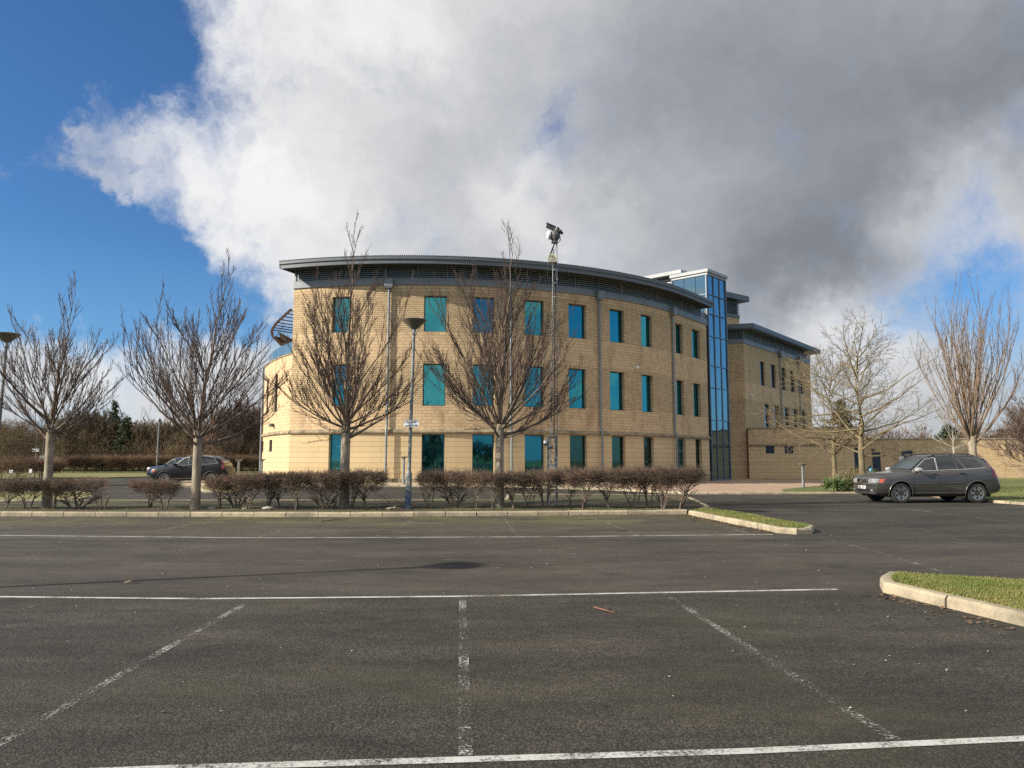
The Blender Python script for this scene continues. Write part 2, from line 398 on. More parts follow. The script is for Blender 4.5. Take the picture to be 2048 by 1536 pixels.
# ------------------------------------------------------------------ camera, sun and sky
cam = bpy.data.cameras.new('camera'); cam.sensor_width = 36; cam.lens = 36 * F0 / 2048
cam.clip_start = .05; cam.clip_end = 3000
co = bpy.data.objects.new('camera', cam); COL.objects.link(co)
co.location = (0, 0, CAMH); co.rotation_euler = (PI / 2 + TILT, 0, 0); scene.camera = co
EL = R_(28); SX, SY = -.946, -.323
sd = Vector((SX * math.cos(EL), SY * math.cos(EL), math.sin(EL))).normalized()
sun = bpy.data.lights.new('sun', 'SUN'); sun.energy = 4.6; sun.angle = R_(.53); sun.color = (1, .93, .80)
so = bpy.data.objects.new('sun', sun); COL.objects.link(so); so.location = sd * 200
so.rotation_euler = (-sd).to_track_quat('-Z', 'Y').to_euler()

def sky_world():
    w = bpy.data.worlds.new('World'); scene.world = w; w.use_nodes = True
    n = NT(w.node_tree); n.n.clear()
    out = n.new('ShaderNodeOutputWorld'); bg = n.new('ShaderNodeBackground')
    n.l.new(bg.outputs[0], out.inputs[0]); bg.inputs[1].default_value = SKY_STR
    sk = n.new('ShaderNodeTexSky', sky_type='NISHITA', sun_disc=False)
    sk.sun_elevation = EL; sk.sun_rotation = math.atan2(SX, SY)
    sk.air_density = 1.0; sk.dust_density = .25; sk.ozone_density = 2.2
    d = n.vmath('NORMALIZE', n.new('ShaderNodeTexCoord').outputs['Generated'])
    z = n.new('ShaderNodeSeparateXYZ', i_0=d).outputs[2]
    # billows: the sight direction is stirred before the cloud banks are looked up
    wn = n.noise(d, 4.5, 7, .60, out=1); wn2 = n.noise(d, 19., 8, .66, out=1)
    wv = n.vmath('ADD', n.vmath('SCALE', n.vmath('SUBTRACT', wn, (.5, .5, .5)), .22), n.vmath('SCALE', n.vmath('SUBTRACT', wn2, (.5, .5, .5)), .085))
    dw = n.vmath('NORMALIZE', n.vmath('ADD', d, wv))
    def bank(v, blobs):
        tot = None
        for px, py, s, wt in blobs:
            c = Vector(ray(px, py)).normalized(); k = (F0 / s) ** 2
            e = n.math('POWER', math.e, n.math('MULTIPLY', n.math('SUBTRACT', n.vmath('DOT_PRODUCT', v, tuple(c), out=1), 1.), k))
            e = n.math('MULTIPLY', e, wt)
            tot = e if tot is None else n.math('ADD', tot, e)
        return tot
    S = n.math('ADD', n.math('MINIMUM', bank(dw, COVER), .86), bank(dw, HOLES))
    fb = n.noise(n.vmath('ADD', d, n.vmath('SCALE', wv, .6)), 8., 11, .64)
    fb2 = n.noise(n.vmath('MULTIPLY', dw, (1, 1, 1.5)), 4.2, 10, .60)
    # loose clouds behind the view, brightened, and a high bank added to fill shade
    loose = n.ramp(n.noise(n.vmath('MULTIPLY', dw, (1, 1, 2.2)), 2.4, 8, .55), .47, .62)
    y = n.new('ShaderNodeSeparateXYZ', i_0=d).outputs[1]
    high = n.ramp(z, .30, .52)
    behind = n.math('MULTIPLY', n.math('MAXIMUM', loose, high), n.ramp(y, .35, -.1, 0, .95))
    cov = n.math('ADD', n.math('ADD', S, behind), n.math('MULTIPLY', n.math('SUBTRACT', fb, .5), 1.5))
    alpha = n.math('POWER', n.ramp(cov, .16, .90, 0, 1, True), .85)
    B = bank(n.vmath('NORMALIZE', n.vmath('ADD', d, n.vmath('SCALE', wv, 1.1))), LIGHT)
    B = n.math('ADD', B, LIGHT0)
    B = n.math('ADD', B, n.math('MULTIPLY', behind, n.math('ADD', .35, n.math('MULTIPLY', high, .08))))
    tex = n.math('ADD', n.math('MULTIPLY', n.math('SUBTRACT', fb2, .5), .70), n.math('MULTIPLY', n.math('SUBTRACT', fb, .5), .42))
    B = n.math('MULTIPLY', B, n.math('ADD', 1., tex))
    # thin rims scatter the sun forward
    rim = n.math('MULTIPLY', n.math('MULTIPLY', alpha, n.math('SUBTRACT', 1., alpha)), .22)
    B = n.math('MINIMUM', n.math('MAXIMUM', n.math('ADD', n.math('MULTIPLY', B, 1.06), rim), .10), n.math('ADD', .545, n.math('MULTIPLY', high, .10)))
    warm = n.ramp(B, .15, .5)
    ccol = n.vmath('SCALE', n.mix(warm, (.93, .98, 1.07, 1), (1.0, .99, .975, 1)), n.math('DIVIDE', B, SKY_STR))
    blue = n.mix(1., sk.outputs[0], (*SKY_TINT, 1), 'MULTIPLY')
    hz = n.ramp(z, .0, .26, .6, 0)
    blue = n.mix(hz, blue, n.vmath('SCALE', (.13, .28, .47), 1. / SKY_STR))
    col = n.mix(n.math('MULTIPLY', alpha, .97), blue, ccol)
    col = n.mix(n.ramp(z, -.02, .0, 1, 0), col, n.vmath('SCALE', (.10, .09, .075), 1. / SKY_STR))
    n.set(bg.inputs[0], col)
SKY_STR = .10
SKY_TINT = (.31, .52, .74)
COVER = [(930, 90, 330, .9), (1300, 180, 360, .9), (650, 340, 190, .75), (1750, 120, 420, 1.), (1020, 470, 200, .7),
         (1420, 470, 230, .8), (610, 500, 85, .55), (560, 95, 115, .6), (225, 265, 68, .78), (125, 320, 42, .62), (335, 410, 62, .66), (420, 290, 90, .42),
         (1990, 440, 110, .75), (1720, 380, 200, .6), (1560, 590, 90, .6), (1900, 300, 200, .3), (1640, 620, 70, .4),
         (120, 730, 75, .7), (300, 745, 90, .8), (500, 700, 70, .6), (470, 800, 120, .65), (10, 770, 80, .55), (1695, 700, 70, 1.), (1620, 800, 130, .6), (1850, 840, 170, .5), (2000, 830, 120, .4), (15, 340, 30, .4), (205, 545, 28, .38), (560, 645, 50, .5)]
HOLES = [(1130, 230, 60, -.15), (1080, 310, 45, -.10), (200, 80, 170, -.4), (330, 40, 80, -.4), (60, 480, 150, -.35), (400, 590, 75, -.6), (300, 510, 70, -.45), (500, 600, 45, -.3), (330, 600, 70, -.4), (170, 600, 70, -.3), (1985, 630, 80, -.42), (1800, 640, 45, -.12), (270, 190, 50, -.2)]
LIGHT = [(470, 90, 200, 0.229), (700, 120, 200, 0.092), (950, 90, 200, 0.174), (1250, 90, 220, 0.058), (1600, 120, 260, 0.022), (1950, 120, 220, 0.018), (330, 320, 160, 0.112), (560, 330, 160, -0.071), (800, 340, 140, -0.148), (1010, 250, 150, -0.065), (1300, 280, 200, -0.111), (1650, 320, 200, -0.035), (1960, 330, 150, -0.109), (620, 480, 140, 0.203), (870, 470, 130, 0.164), (1070, 390, 80, 0.132), (1180, 480, 140, 0.106), (1430, 480, 160, 0.082), (1600, 570, 110, -0.104), (1980, 425, 100, 0.239), (1690, 690, 75, 0.197), (200, 720, 180, 0.217), (480, 740, 140, 0.027), (1860, 820, 170, 0.115), (1610, 810, 110, 0.022)]
LIGHT0 = .20
sky_world()
vs = scene.view_settings; vs.view_transform = 'Standard'; vs.look = 'None'; vs.gamma = 1; vs.use_curve_mapping = False
vs.exposure = .75
cy = scene.cycles
cy.max_bounces = 6; cy.diffuse_bounces = 3; cy.glossy_bounces = 4; cy.transparent_max_bounces = 12; cy.transmission_bounces = 2
cy.use_denoising = False; cy.sample_clamp_indirect = 6
try: cy.denoiser = 'OPENIMAGEDENOISE'; cy.denoising_prefilter = 'ACCURATE'
except Exception: pass
# ------------------------------------------------------------------ ground, kerbs, markings
def grid_sheet(name, x0, x1, y0, y1, nx, ny, dz, mat, kind='structure'):
    mb = MB()
    for j in range(ny + 1):
        for i in range(nx + 1):
            x = x0 + (x1 - x0) * i / nx; y = y0 + (y1 - y0) * j / ny
            mb.v.append((x, y, gz(x, y) + dz))
    for j in range(ny):
        for i in range(nx):
            a = j * (nx + 1) + i; mb.face((a, a + 1, a + nx + 2, a + nx + 1))
    o = build(name, mb, mat); tag(o, kind=kind); return o
mb = MB()
ring = [[(r * math.cos(2 * PI * k / 64), r * math.sin(2 * PI * k / 64), -.50 if r > 90 else -.46) for k in range(64)] for r in (120, 400, 1500)]
c = mb.add([(0, 0, -.46)])[0]; rr = [mb.add(r) for r in ring]
for k in range(64):
    mb.face((c, rr[0][k], rr[0][(k + 1) % 64]))
    for a, b in zip(rr, rr[1:]): mb.face((a[k], a[(k + 1) % 64], b[(k + 1) % 64], b[k]))
tag(build('ground', mb, M['land']), kind='structure')
grid_sheet('car_park_surface', -95, 75, -40, 84, 68, 62, 0., M['asphalt'])
def wavy(p, q, n=1):
    return [Vector(p).lerp(Vector(q), i / n) for i in range(n + 1)]
def strip(mb, pts, w, dz=.004):
    pts = [Vector((p[0], p[1], 0)) for p in pts]
    L = []; Rr = []
    for i, p in enumerate(pts):
        t = (pts[min(i + 1, len(pts) - 1)] - pts[max(i - 1, 0)]).normalized(); nrm = Vector((-t.y, t.x, 0)) * w / 2
        for arr, q in ((L, p + nrm), (Rr, p - nrm)): arr.append((q.x, q.y, gz(q.x, q.y) + dz))
    for i in range(len(pts) - 1): mb.quad(L[i], Rr[i], Rr[i + 1], L[i + 1])
def ext(p, q, t): return p + (q - p) * t
def gp(*pp): return [G(x, y) for x, y in pp]
def marking(name, lines, w, mat, dz=.004):
    mb = MB()
    for l in lines:
        pts = []
        for a, b in zip(l, l[1:]):
            k = max(1, int((b - a).length / 2)); pts += [a.lerp(b, i / k) for i in range(k)]
        pts.append(l[-1]); strip(mb, pts, w, dz)
    tag(build(name, mb, mat), kind='structure')
C_ = gp((-700, 1580), (350, 1537), (930, 1520), (1500, 1503), (2048, 1478), (2500, 1450))
B_ = gp((-500, 1184), (0, 1194), (400, 1198), (930, 1193), (1674, 1179))
A_ = gp((-300, 1066), (0, 1071), (515, 1076), (1080, 1074), (1545, 1069))
marking('road_marking', [C_, B_, A_], .08, M['paint'])
marking('bay_marking', [gp((-420, 1700), (0, 1487), (250, 1345), (500, 1203)), gp((925, 1197), (928, 1350), (932, 1512)), gp((1335, 1192), (1560, 1335), (1790, 1480)), gp((310, 1062), (462, 1036))], .08, M['paint_worn'])
marking('faded_bay_marking', [gp((-60, 1248), (70, 1212)), gp((515, 1075), (642, 1042)), gp((790, 1060), (832, 1036)), gp((1035, 1073), (1008, 1036)), gp((50, 1068), (290, 1038)), gp((-120, 1066), (150, 1038)),
        gp((1190, 1037), (1280, 1072)), gp((1400, 1040), (1500, 1068)), gp((1850, 1062), (1962, 1092)), gp((1640, 1075), (1770, 1108), (1890, 1146))], .075, M['paint_faint'])
marking('lane_seam', [gp((-200, 1119), (0, 1118), (700, 1122), (1440, 1113)), gp((-100, 1150), (350, 1140))], .03, M['paint_faint'])
marking('lane_marking', [gp((1588, 990), (1700, 1004), (2060, 1049)), gp((640, 1001), (760, 1001)), gp((180, 1001), (330, 999)), gp((868, 1007), (898, 999)), gp((760, 984), (870, 984)), gp((880, 984), (1010, 984)), gp((1280, 992), (1400, 992)), gp((580, 1009), (640, 1003)), gp((1090, 985), (1250, 984))], .09, M['paint_worn'])

def kerb_run(mb, pts, h=.125, w=.15, L=.915, side=1, z0=None):
    """bevelled kerb stones laid end to end along pts; the road face is on the line itself"""
    pts = [Vector((p[0], p[1], 0)) for p in pts]
    rng = random.Random(len(pts) * 7 + int(pts[0].x * 10))
    for a, b in zip(pts, pts[1:]):
        d = b - a; n = max(1, round(d.length / L)); l = d.length / n; t = d.normalized(); nr = Vector((-t.y, t.x, 0)) * side
        for i in range(n):
            c = a + t * (l * (i + .5)) + nr * w / 2; base = gz(c.x, c.y); hh = h + rng.uniform(-.006, .006)
            g = .010 if n > 1 else 0
            e = l / 2 - g
            prof = [(-w / 2, -.15), (-w / 2 + .012, hh - .035), (-w / 2 + .035, hh), (w / 2, hh + .002), (w / 2, -.15)]
            jit = rng.uniform(-.006, .006)
            lo = [(c + t * -e + nr * (o + jit)) + Vector((0, 0, base + z)) for o, z in prof]
            hi = [(c + t * e + nr * (o + jit)) + Vector((0, 0, base + z)) for o, z in prof]
            il = mb.add(lo); ih = mb.add(hi); k = len(prof)
            for j in range(k): mb.face((il[j], il[(j + 1) % k], ih[(j + 1) % k], ih[j]))
            mb.face(il[::-1]); mb.face(ih)
# hedge bed along the bays
K0 = G(-420, 1027); K1 = G(0, 1032.5); K2 = G(700, 1034); K3 = G(1375, 1028.5)
mb = MB(); kerb_run(mb, [K0, K1, K2, K3])
back = [G(-420, 1003), G(0, 1006), G(700, 1006), G(1008, 1005), G(1013, 994), G(1370, 994)]
kerb_run(mb, [back[2], back[3], back[4], back[5], K3 + Vector((1.2, 2.0, 0)), K3 + Vector((.55, .35, 0))], side=-1)
kerb_run(mb, [back[0], back[1], back[2]], side=-1)
# tongue island right of the hedge
T = gp((1376, 1029.5), (1552, 1066), (1593, 1069), (1624, 1067.5)) + [G(1630, 1062), G(1612, 1058), G(1573, 1052), G(1490, 1034.5), G(1412, 1024)]
kerb_run(mb, T[:2]); kerb_run(mb, T[1:7], L=.4); kerb_run(mb, T[6:])
# near right island
N = [G(2500, 1395), G(2048, 1254), G(1765, 1185), G(1759, 1172), G(1776, 1162), G(2048, 1180), G(2600, 1216)]
N = N[::-1]
kerb_run(mb, N[0:2]); kerb_run(mb, N[1:3]); kerb_run(mb, N[2:5], L=.35); kerb_run(mb, N[4:6]); kerb_run(mb, N[5:7])
# right lawn, forecourt and far islands
LW = [G(1380, 988.5), G(1560, 988), G(1740, 987), G(1810, 988), G(1950, 1003), G(2100, 1014), G(2700, 1060)]
kerb_run(mb, LW, h=.10)
PV = [G(300, 975.5), G(560, 974), G(800, 973.5), G(1000, 974.5), G(1230, 981), G(1380, 988.5)]
kerb_run(mb, PV, h=.11)
IS = [G(405, 985), G(470, 985.5), G(500, 982), G(500, 976.5), G(470, 973), G(405, 973), G(398, 979), G(405, 985)]
kerb_run(mb, IS, L=.5, h=.11)
LI = [G(-500, 1012), G(120, 1007), G(185, 999), G(190, 992), G(150, 987), G(-500, 990)]
kerb_run(mb, LI, L=.6)
build_k = build('kerb', mb, M['kerb']); tag(build_k, kind='structure')
def area(name, poly, h, mat, kind='structure', rim=.05):
    mb = MB(); pts = [Vector((p[0], p[1], 0)) for p in poly]
    n = len(pts)
    bm = bmesh.new(); vv = [bm.verts.new((p.x, p.y, 0)) for p in pts]
    es = [bm.edges.new((vv[i], vv[(i + 1) % n])) for i in range(n)]
    bmesh.ops.triangle_fill(bm, edges=es, use_beauty=True)
    for _ in range(4):
        le = [e for e in bm.edges if e.calc_length() > 1.6]
        if not le: break
        bmesh.ops.subdivide_edges(bm, edges=le, cuts=1, use_grid_fill=False)
        bmesh.ops.triangulate(bm, faces=bm.faces)
    for v in bm.verts:
        lump = 0 if v.is_boundary else .02 * math.sin(v.co.x * 2.1) * math.cos(v.co.y * 1.7)
        v.co.z = gz(v.co.x, v.co.y) + h + lump
    bmesh.ops.recalc_face_normals(bm, faces=bm.faces)
    if sum(f.normal.z for f in bm.faces) < 0: bmesh.ops.reverse_faces(bm, faces=bm.faces)
    me = bpy.data.meshes.new(name); bm.to_mesh(me); bm.free(); me.materials.append(mat)
    o = put(name, me); tag(o, kind=kind); return o
def off(p, v): return Vector((p[0], p[1], 0)) + Vector((*v, 0))
area('planting_bed', [off(K0, (0, .10)), off(K1, (0, .10)), off(K2, (0, .10)), off(K3, (.05, .10)), off(K3, (.45, .35)), K3 + Vector((1.1, 1.95, 0)), off(back[5], (0, -.1)), off(back[4], (.1, -.1)), off(back[3], (.1, -.1)), off(back[2], (0, -.1)), off(back[1], (0, -.1)), off(back[0], (0, -.1))], .105, M['soil'])
def inset(poly, d):
    pts = [Vector((p[0], p[1])) for p in poly]; n = len(pts); a = sum(pts[i].x * pts[(i + 1) % n].y - pts[(i + 1) % n].x * pts[i].y for i in range(n))
    s = 1 if a > 0 else -1; out = []
    for i in range(n):
        e1 = (pts[i] - pts[i - 1]).normalized(); e2 = (pts[(i + 1) % n] - pts[i]).normalized()
        n1 = Vector((-e1.y, e1.x)) * s; n2 = Vector((-e2.y, e2.x)) * s; b = (n1 + n2)
        b = b / max(.35, b.length_squared / 2) / 1.0 if b.length > 1e-4 else n1
        out.append(pts[i] + b * (d / 1.0) * .5 * 2 / 2 if False else pts[i] + b * d / 2 * (2 / max(.7, (n1 + n2).length_squared / 2)) * .5)
    return out
def shrink(poly, d):
    pts = [Vector((p[0], p[1], 0)) for p in poly]; n = len(pts); a = sum(pts[i].x * pts[(i + 1) % n].y - pts[(i + 1) % n].x * pts[i].y for i in range(n))
    s = 1 if a > 0 else -1; out = []
    for i in range(n):
        e1 = (pts[i] - pts[i - 1]).normalized(); e2 = (pts[(i + 1) % n] - pts[i]).normalized()
        n1 = Vector((-e1.y, e1.x, 0)) * s; n2 = Vector((-e2.y, e2.x, 0)) * s
        b = (n1 + n2); k = 1 / max(.45, 1 + n1.dot(n2))
        out.append(pts[i] + b * d * k)
    return out
TG = shrink(T, .12); area('grass_tongue', TG, .125, M['turf'])
NG = shrink(N, .12); area('grass_island', NG, .125, M['turf'])
LAWN = [off(LW[1], (.3, .1)), off(LW[2], (0, .1)), off(LW[3], (0, .12)), off(LW[4], (0, .12)), off(LW[5], (0, .12)), off(LW[6], (0, .12)), Vector((75, 38, 0)), Vector((75, 74, 0)), Vector((33.5, 72.6, 0)), G(1765, 962), G(1630, 972), G(1560, 981)]
area('lawn', LAWN, .10, M['turf'])
area('forecourt', [off(LW[0], (0, .1)), off(LW[1], (.25, .1)), G(1562, 981), G(1632, 971), G(1767, 961), Vector((33.4, 72.6, 0)), Vector((22, 73, 0)), Vector((12, 63, 0)), Vector((5, 52.3, 0)), off(PV[4], (0, .12))], .104, M['paving'])
area('pavement', [off(PV[0], (0, .12)), off(PV[1], (0, .12)), off(PV[2], (0, .12)), off(PV[3], (0, .12)), off(PV[4], (0, .12)), Vector((5, 52.3, 0)), Vector((-7, 50.5, 0)), Vector((-15, 52, 0)), Vector((-21, 62, 0)), Vector((-25, 62, 0))], .105, M['pave2'])
area('verge_island', shrink(IS[:-1], .1), .11, M['moss'])
area('verge', shrink(LI, .12), .11, M['moss'])
area('far_verge', [G(-500, 962), G(190, 957), G(420, 951), G(520, 951), G(520, 947), G(140, 947.5), G(-500, 950)], .06, M['moss'])
area('far_lawn', [G(-700, 953), G(140, 949), G(700, 949), Vector((-10, 130, 0)), Vector((-110, 130, 0))], .05, M['turf'])
# ------------------------------------------------------------------ the office building
CX, CY, RW = -6.85, 72.5, 24.6
TS = 53.0      # beyond this angle the wall runs on straight, tangent to the curve
def theta(px, py, r=None):
    d = ray(px, py); r = r or RW; dx, dy = d[0], d[1]
    q = Vector((CX + r * math.sin(R_(TS)), CY - r * math.cos(R_(TS)))); e = (math.cos(R_(TS)), math.sin(R_(TS)))
    k = dx / dy; s = (k * q.y - q.x) / (e[0] - k * e[1])
    if s > 0: return TS + math.degrees(s / RW)
    a = dx * dx + dy * dy; b = -2 * (dx * CX + dy * CY); c = CX * CX + CY * CY - r * r
    t = (-b - math.sqrt(max(0, b * b - 4 * a * c))) / (2 * a)
    return math.degrees(math.atan2(t * dx - CX, CY - t * dy))
def PM(th, z, o=0):
    a = R_(min(th, TS)); r = RW + o
    if th > TS:
        s = R_(th - TS) * RW; return Vector((CX + r * math.sin(a) + s * math.cos(a), CY - r * math.cos(a) + s * math.sin(a), z))
    return Vector((CX + r * math.sin(a), CY - r * math.cos(a), z))
def wall(mb, P, us, zs, ops, ulen, matfn, step, depth=.34, rev=None):
    """masonry skin with real openings: P(u, z, offset); ops = (u0, u1, z0, z1)"""
    U = set(us); Z = set(zs)
    for o in ops: U.update(o[:2]); Z.update(o[2:4])
    U = sorted(U); U2 = []
    for a, b in zip(U, U[1:]):
        n = max(1, math.ceil((b - a) / step - 1e-6)); U2 += [a + (b - a) * i / n for i in range(n)]
    U2.append(U[-1]); Z = sorted(Z)
    idx = {}
    def vid(i, j):
        if (i, j) not in idx: idx[i, j] = mb.add([P(U2[i], Z[j], 0)])[0]
        return idx[i, j]
    for i in range(len(U2) - 1):
        for j in range(len(Z) - 1):
            uc = (U2[i] + U2[i + 1]) / 2; zc = (Z[j] + Z[j + 1]) / 2
            if any(o[0] < uc < o[1] and o[2] < zc < o[3] for o in ops): continue
            a, b = U2[i] * ulen, U2[i + 1] * ulen
            mb.face((vid(i, j), vid(i + 1, j), vid(i + 1, j + 1), vid(i, j + 1)), [(a, Z[j]), (b, Z[j]), (b, Z[j + 1]), (a, Z[j + 1])], matfn(zc))
    for (a, b, z0, z1) in ops:
        m = matfn((z0 + z1) / 2)
        for u, s in ((a, 1), (b, -1)):
            q = [P(u, z0, 0), P(u, z0, -depth), P(u, z1, -depth), P(u, z1, 0)]; uv = [(u * ulen, z0), (u * ulen + .3, z0), (u * ulen + .3, z1), (u * ulen, z1)]
            if s < 0: q = q[::-1]; uv = uv[::-1]
            mb.quad(*q, uv=uv, mi=m)
        k = max(1, math.ceil((b - a) / step)); w = [a + (b - a) * i / k for i in range(k + 1)]
        for u0, u1 in zip(w, w[1:]):
            mb.quad(P(u0, z1, 0), P(u0, z1, -depth), P(u1, z1, -depth), P(u1, z1, 0), uv=[(u0 * ulen, 0), (u0 * ulen, .3), (u1 * ulen, .3), (u1 * ulen, 0)], mi=m)
            mb.quad(P(u0, z0, -depth), P(u0, z0, 0), P(u1, z0, 0), P(u1, z0, -depth), uv=[(u0 * ulen, 0), (u0 * ulen, .3), (u1 * ulen, .3), (u1 * ulen, 0)], mi=m)
def window(P, a, b, z0, z1, parent, depth=.34, fw=.06, mpane=None, mframe=None, bars=(), vbars=(), label=None, sill=True):
    """frame (part) with its pane (sub-part), set back in the reveal"""
    A0 = P(a, 0, -depth + .07); B0 = P(b, 0, -depth + .07); d = (B0 - A0); w = d.length; d.normalize(); nrm = Vector((d.y, -d.x, 0))
    mb = MB(); rz = math.atan2(d.y, d.x); c = (A0 + B0) / 2
    zc = (z0 + z1) / 2; h = z1 - z0
    def bx(u, z, su, sz, t=.08, push=0): mb.box((c.x + d.x * u + nrm.x * push, c.y + d.y * u + nrm.y * push, z), (su, t, sz), rz)
    bx(-w / 2 + fw / 2, zc, fw, h); bx(w / 2 - fw / 2, zc, fw, h)
    bx(0, z1 - fw / 2, w - 2 * fw, fw); bx(0, z0 + fw / 2, w - 2 * fw, fw)
    for t in bars: bx(0, z0 + h * t, w - 2 * fw, fw, .07)
    for t in vbars: bx(-w / 2 + w * t, zc, fw, h - 2 * fw, .066)
    if sill: bx(0, z0 + .02, w, .04, .20, .10)
    fr = build('window', mb, mframe or M['frame'], parent)
    if label: fr['label'] = label
    jr = random.Random(int(a * 1000 + z0 * 77)); t1, t2 = jr.uniform(-.007, .007), jr.uniform(-.012, .012)
    p = MB(); q = [c + d * s * (w / 2 - fw * .5) - nrm * (.022 + s * t1) for s in (-1, 1)]; tq = [v + nrm * t2 for v in q]
    lo, hi = z0 + fw * .5, z1 - fw * .5
    p.quad((q[0].x, q[0].y, lo), (q[1].x, q[1].y, lo), (tq[1].x, tq[1].y, hi), (tq[0].x, tq[0].y, hi))
    build('pane', p, mpane or M['pane'], fr)
    return fr
BASE = thing('office_building', 'three storey curved buff stone office block with teal windows and glass stair tower', 'building', (0, 0, 0))
TH_L, TH_R = theta(584.5, 700), theta(1415, 760)
ZB = -.45
Z_STR, Z_TOP = 3.30, 12.93
cols = [  # (x0,x1 upper), (x0,x1 middle), (x0,x1 ground)
 ((664, 700), (664, 699), (657, 700)), ((848, 893), (845.5, 891), (843, 889)), ((946, 989), (945.5, 989), (944.5, 988.5)), ((1050, 1088), (1049.5, 1088), (1049.5, 1089)),
 ((1137, 1172), (1137.5, 1172.5), (1140, 1174)), ((1219.5, 1248), (1220, 1249), (1224, 1251)), ((1282, 1304), (1284, 1306), (1288, 1308)), ((1351, 1365), (1353, 1368), (1356, 1372)), ((1384, 1399.5), (1387, 1401.5), (1391.5, 1404))]
zspan = ((9.86, 12.24), (5.02, 7.76), (.42, 3.20))
pyspan = ((592, 666), (728, 811), (866, 950))
ops = []
for ci, c in enumerate(cols):
    for fl in range(3):
        ym = sum(pyspan[fl]) / 2 + (0 if ci < 4 else (ci - 3) * 7 * (1.2 - fl * .6))
        a, b = theta(c[fl][0], ym), theta(c[fl][1], ym)
        z0, z1 = zspan[fl]
        if fl == 2 and ci in (0, 7): z0 = .14 if ci == 0 else -.05
        ops.append((a, b, z0, z1, ci, fl))
def mzone(z):
    if z < Z_STR: return 0
    if z < 5.02: return 1
    if z < 7.9: return 2
    if z < 9.82: return 1
    if z < 12.55: return 2
    return 1
mb = MB()
wall(mb, PM, [TH_L, TH_R], [ZB, Z_STR, 5.02, 7.9, 9.82, 12.55, Z_TOP + .1], [o[:4] for o in ops], R_(1) * RW, mzone, 1.6)
# returns at both ends of the curved wall
for th, L in ((TH_L, 11), (TH_R, 1.0)):
    a = PM(th, 0); i = PM(th, 0, -L)
    for z0, z1, m in ((ZB, Z_STR, 0), (Z_STR, 5.02, 1), (5.02, 7.9, 2), (7.9, 9.82, 1), (9.82, Z_TOP, 2)):
        q = [(i.x, i.y, z0), (a.x, a.y, z0), (a.x, a.y, z1), (i.x, i.y, z1)]; uv = [(0, z0), (L, z0), (L, z1), (0, z1)]
        if th > 0: q = [q[1], q[0], q[3], q[2]]
        mb.quad(*q, uv=uv, mi=m)
build('curved_wall', mb, [M['ashlar'], M['block'], M['brick']], BASE)
for (a, b, z0, z1, ci, fl) in ops:
    if ci == 0 and fl == 2:
        f = window(PM, a, b, z0, z1, BASE, bars=(.28, .74), vbars=(.55,), mpane=M['pane_low'], mframe=pmat('teal_door_frame', (.03, .16, .21), None, rough=.4), label='teal framed glazed side door', sill=False); f.name = 'door'
    elif ci == 7 and fl == 2:
        f = window(PM, a, b, z0, z1, BASE, bars=(.70,), vbars=(.5,), mpane=M['pane_low'], mframe=M['mullion'], fw=.09, label='grey framed glazed door', sill=False); f.name = 'door'
    elif fl == 2: window(PM, a, b, z0, z1, BASE, mpane=M['pane_dark'] if ci in (4, 5, 6, 8) else M['pane_low'])
    else: window(PM, a, b, z0, z1, BASE)
def sweep(mb, prof, th0, th1, step=1.5, mi=None, P=PM, caps=True):
    n = max(1, round((th1 - th0) / step)); prev = None
    for i in range(n + 1):
        t = th0 + (th1 - th0) * i / n
        r = mb.add([P(t, z, o) for o, z in prof])
        if prev:
            for k in range(len(prof)): mb.face((prev[k], r[k], r[(k + 1) % len(prof)], prev[(k + 1) % len(prof)]), None, mi)
        elif caps: mb.face(r, None, mi)
        prev = r
    if caps: mb.face(prev[::-1], None, mi)
# weathered string course and plinth
mb = MB(); sweep(mb, [(-.02, 3.22), (.13, 3.26), (.15, 3.34), (.05, 3.50), (-.02, 3.52)], TH_L, TH_R); build('string_course', mb, M['course'], BASE)
mb = MB()
doors = sorted([(o[0], o[1]) for o in ops if o[5] == 2 and o[4] in (0, 7)])
cur = TH_L
for a, b in doors + [(TH_R, TH_R)]:
    sweep(mb, [(-.02, ZB), (.05, ZB), (.05, .34), (.03, .37), (-.02, .37)], cur, a - .05); cur = b + .05
build('plinth', mb, M['course'], BASE)
# louvre storey: sill band, posts, blades, dark plenum
mb = MB(); sweep(mb, [(-.1, 12.95), (.07, 12.95), (.09, 12.98), (.09, 13.40), (.05, 13.46), (-.1, 13.46)], TH_L, TH_R); build('sill_band', mb, M['steel'], BASE)
mb = MB(); sweep(mb, [(-.55, 13.3), (-.50, 13.3), (-.50, 14.45), (-.55, 14.45)], TH_L, TH_R); build('plenum', mb, M['void'], BASE)
post_px = [592, 628, 673, 720, 772, 836, 895, 955, 1020, 1090, 1150, 1197, 1243, 1277, 1312, 1342, 1362, 1383, 1400, 1411]
post_th = [theta(p, 545 + max(0, p - 900) * .16) for p in post_px]
for k, (a, b) in enumerate(zip(post_th, post_th[1:])):
    mb = MB()
    for j in range(6):
        z = 13.50 + j * .138
        sweep(mb, [(-.09, z + .10), (.0, z + .07), (.0, z), (-.012, z), (-.012, z + .06), (-.10, z + .09)], a, b, 1.3, caps=False)
    for t, ww in ((a, .07), (b, .04)):
        if t == b and k < len(post_th) - 2: continue
        q = PM(t, 13.88, -.02); mb.box(q, (ww if k % 4 else .13, .16, .84), R_(min(t, TS)))
    build('louvre_panel', mb, M['steel'], BASE)
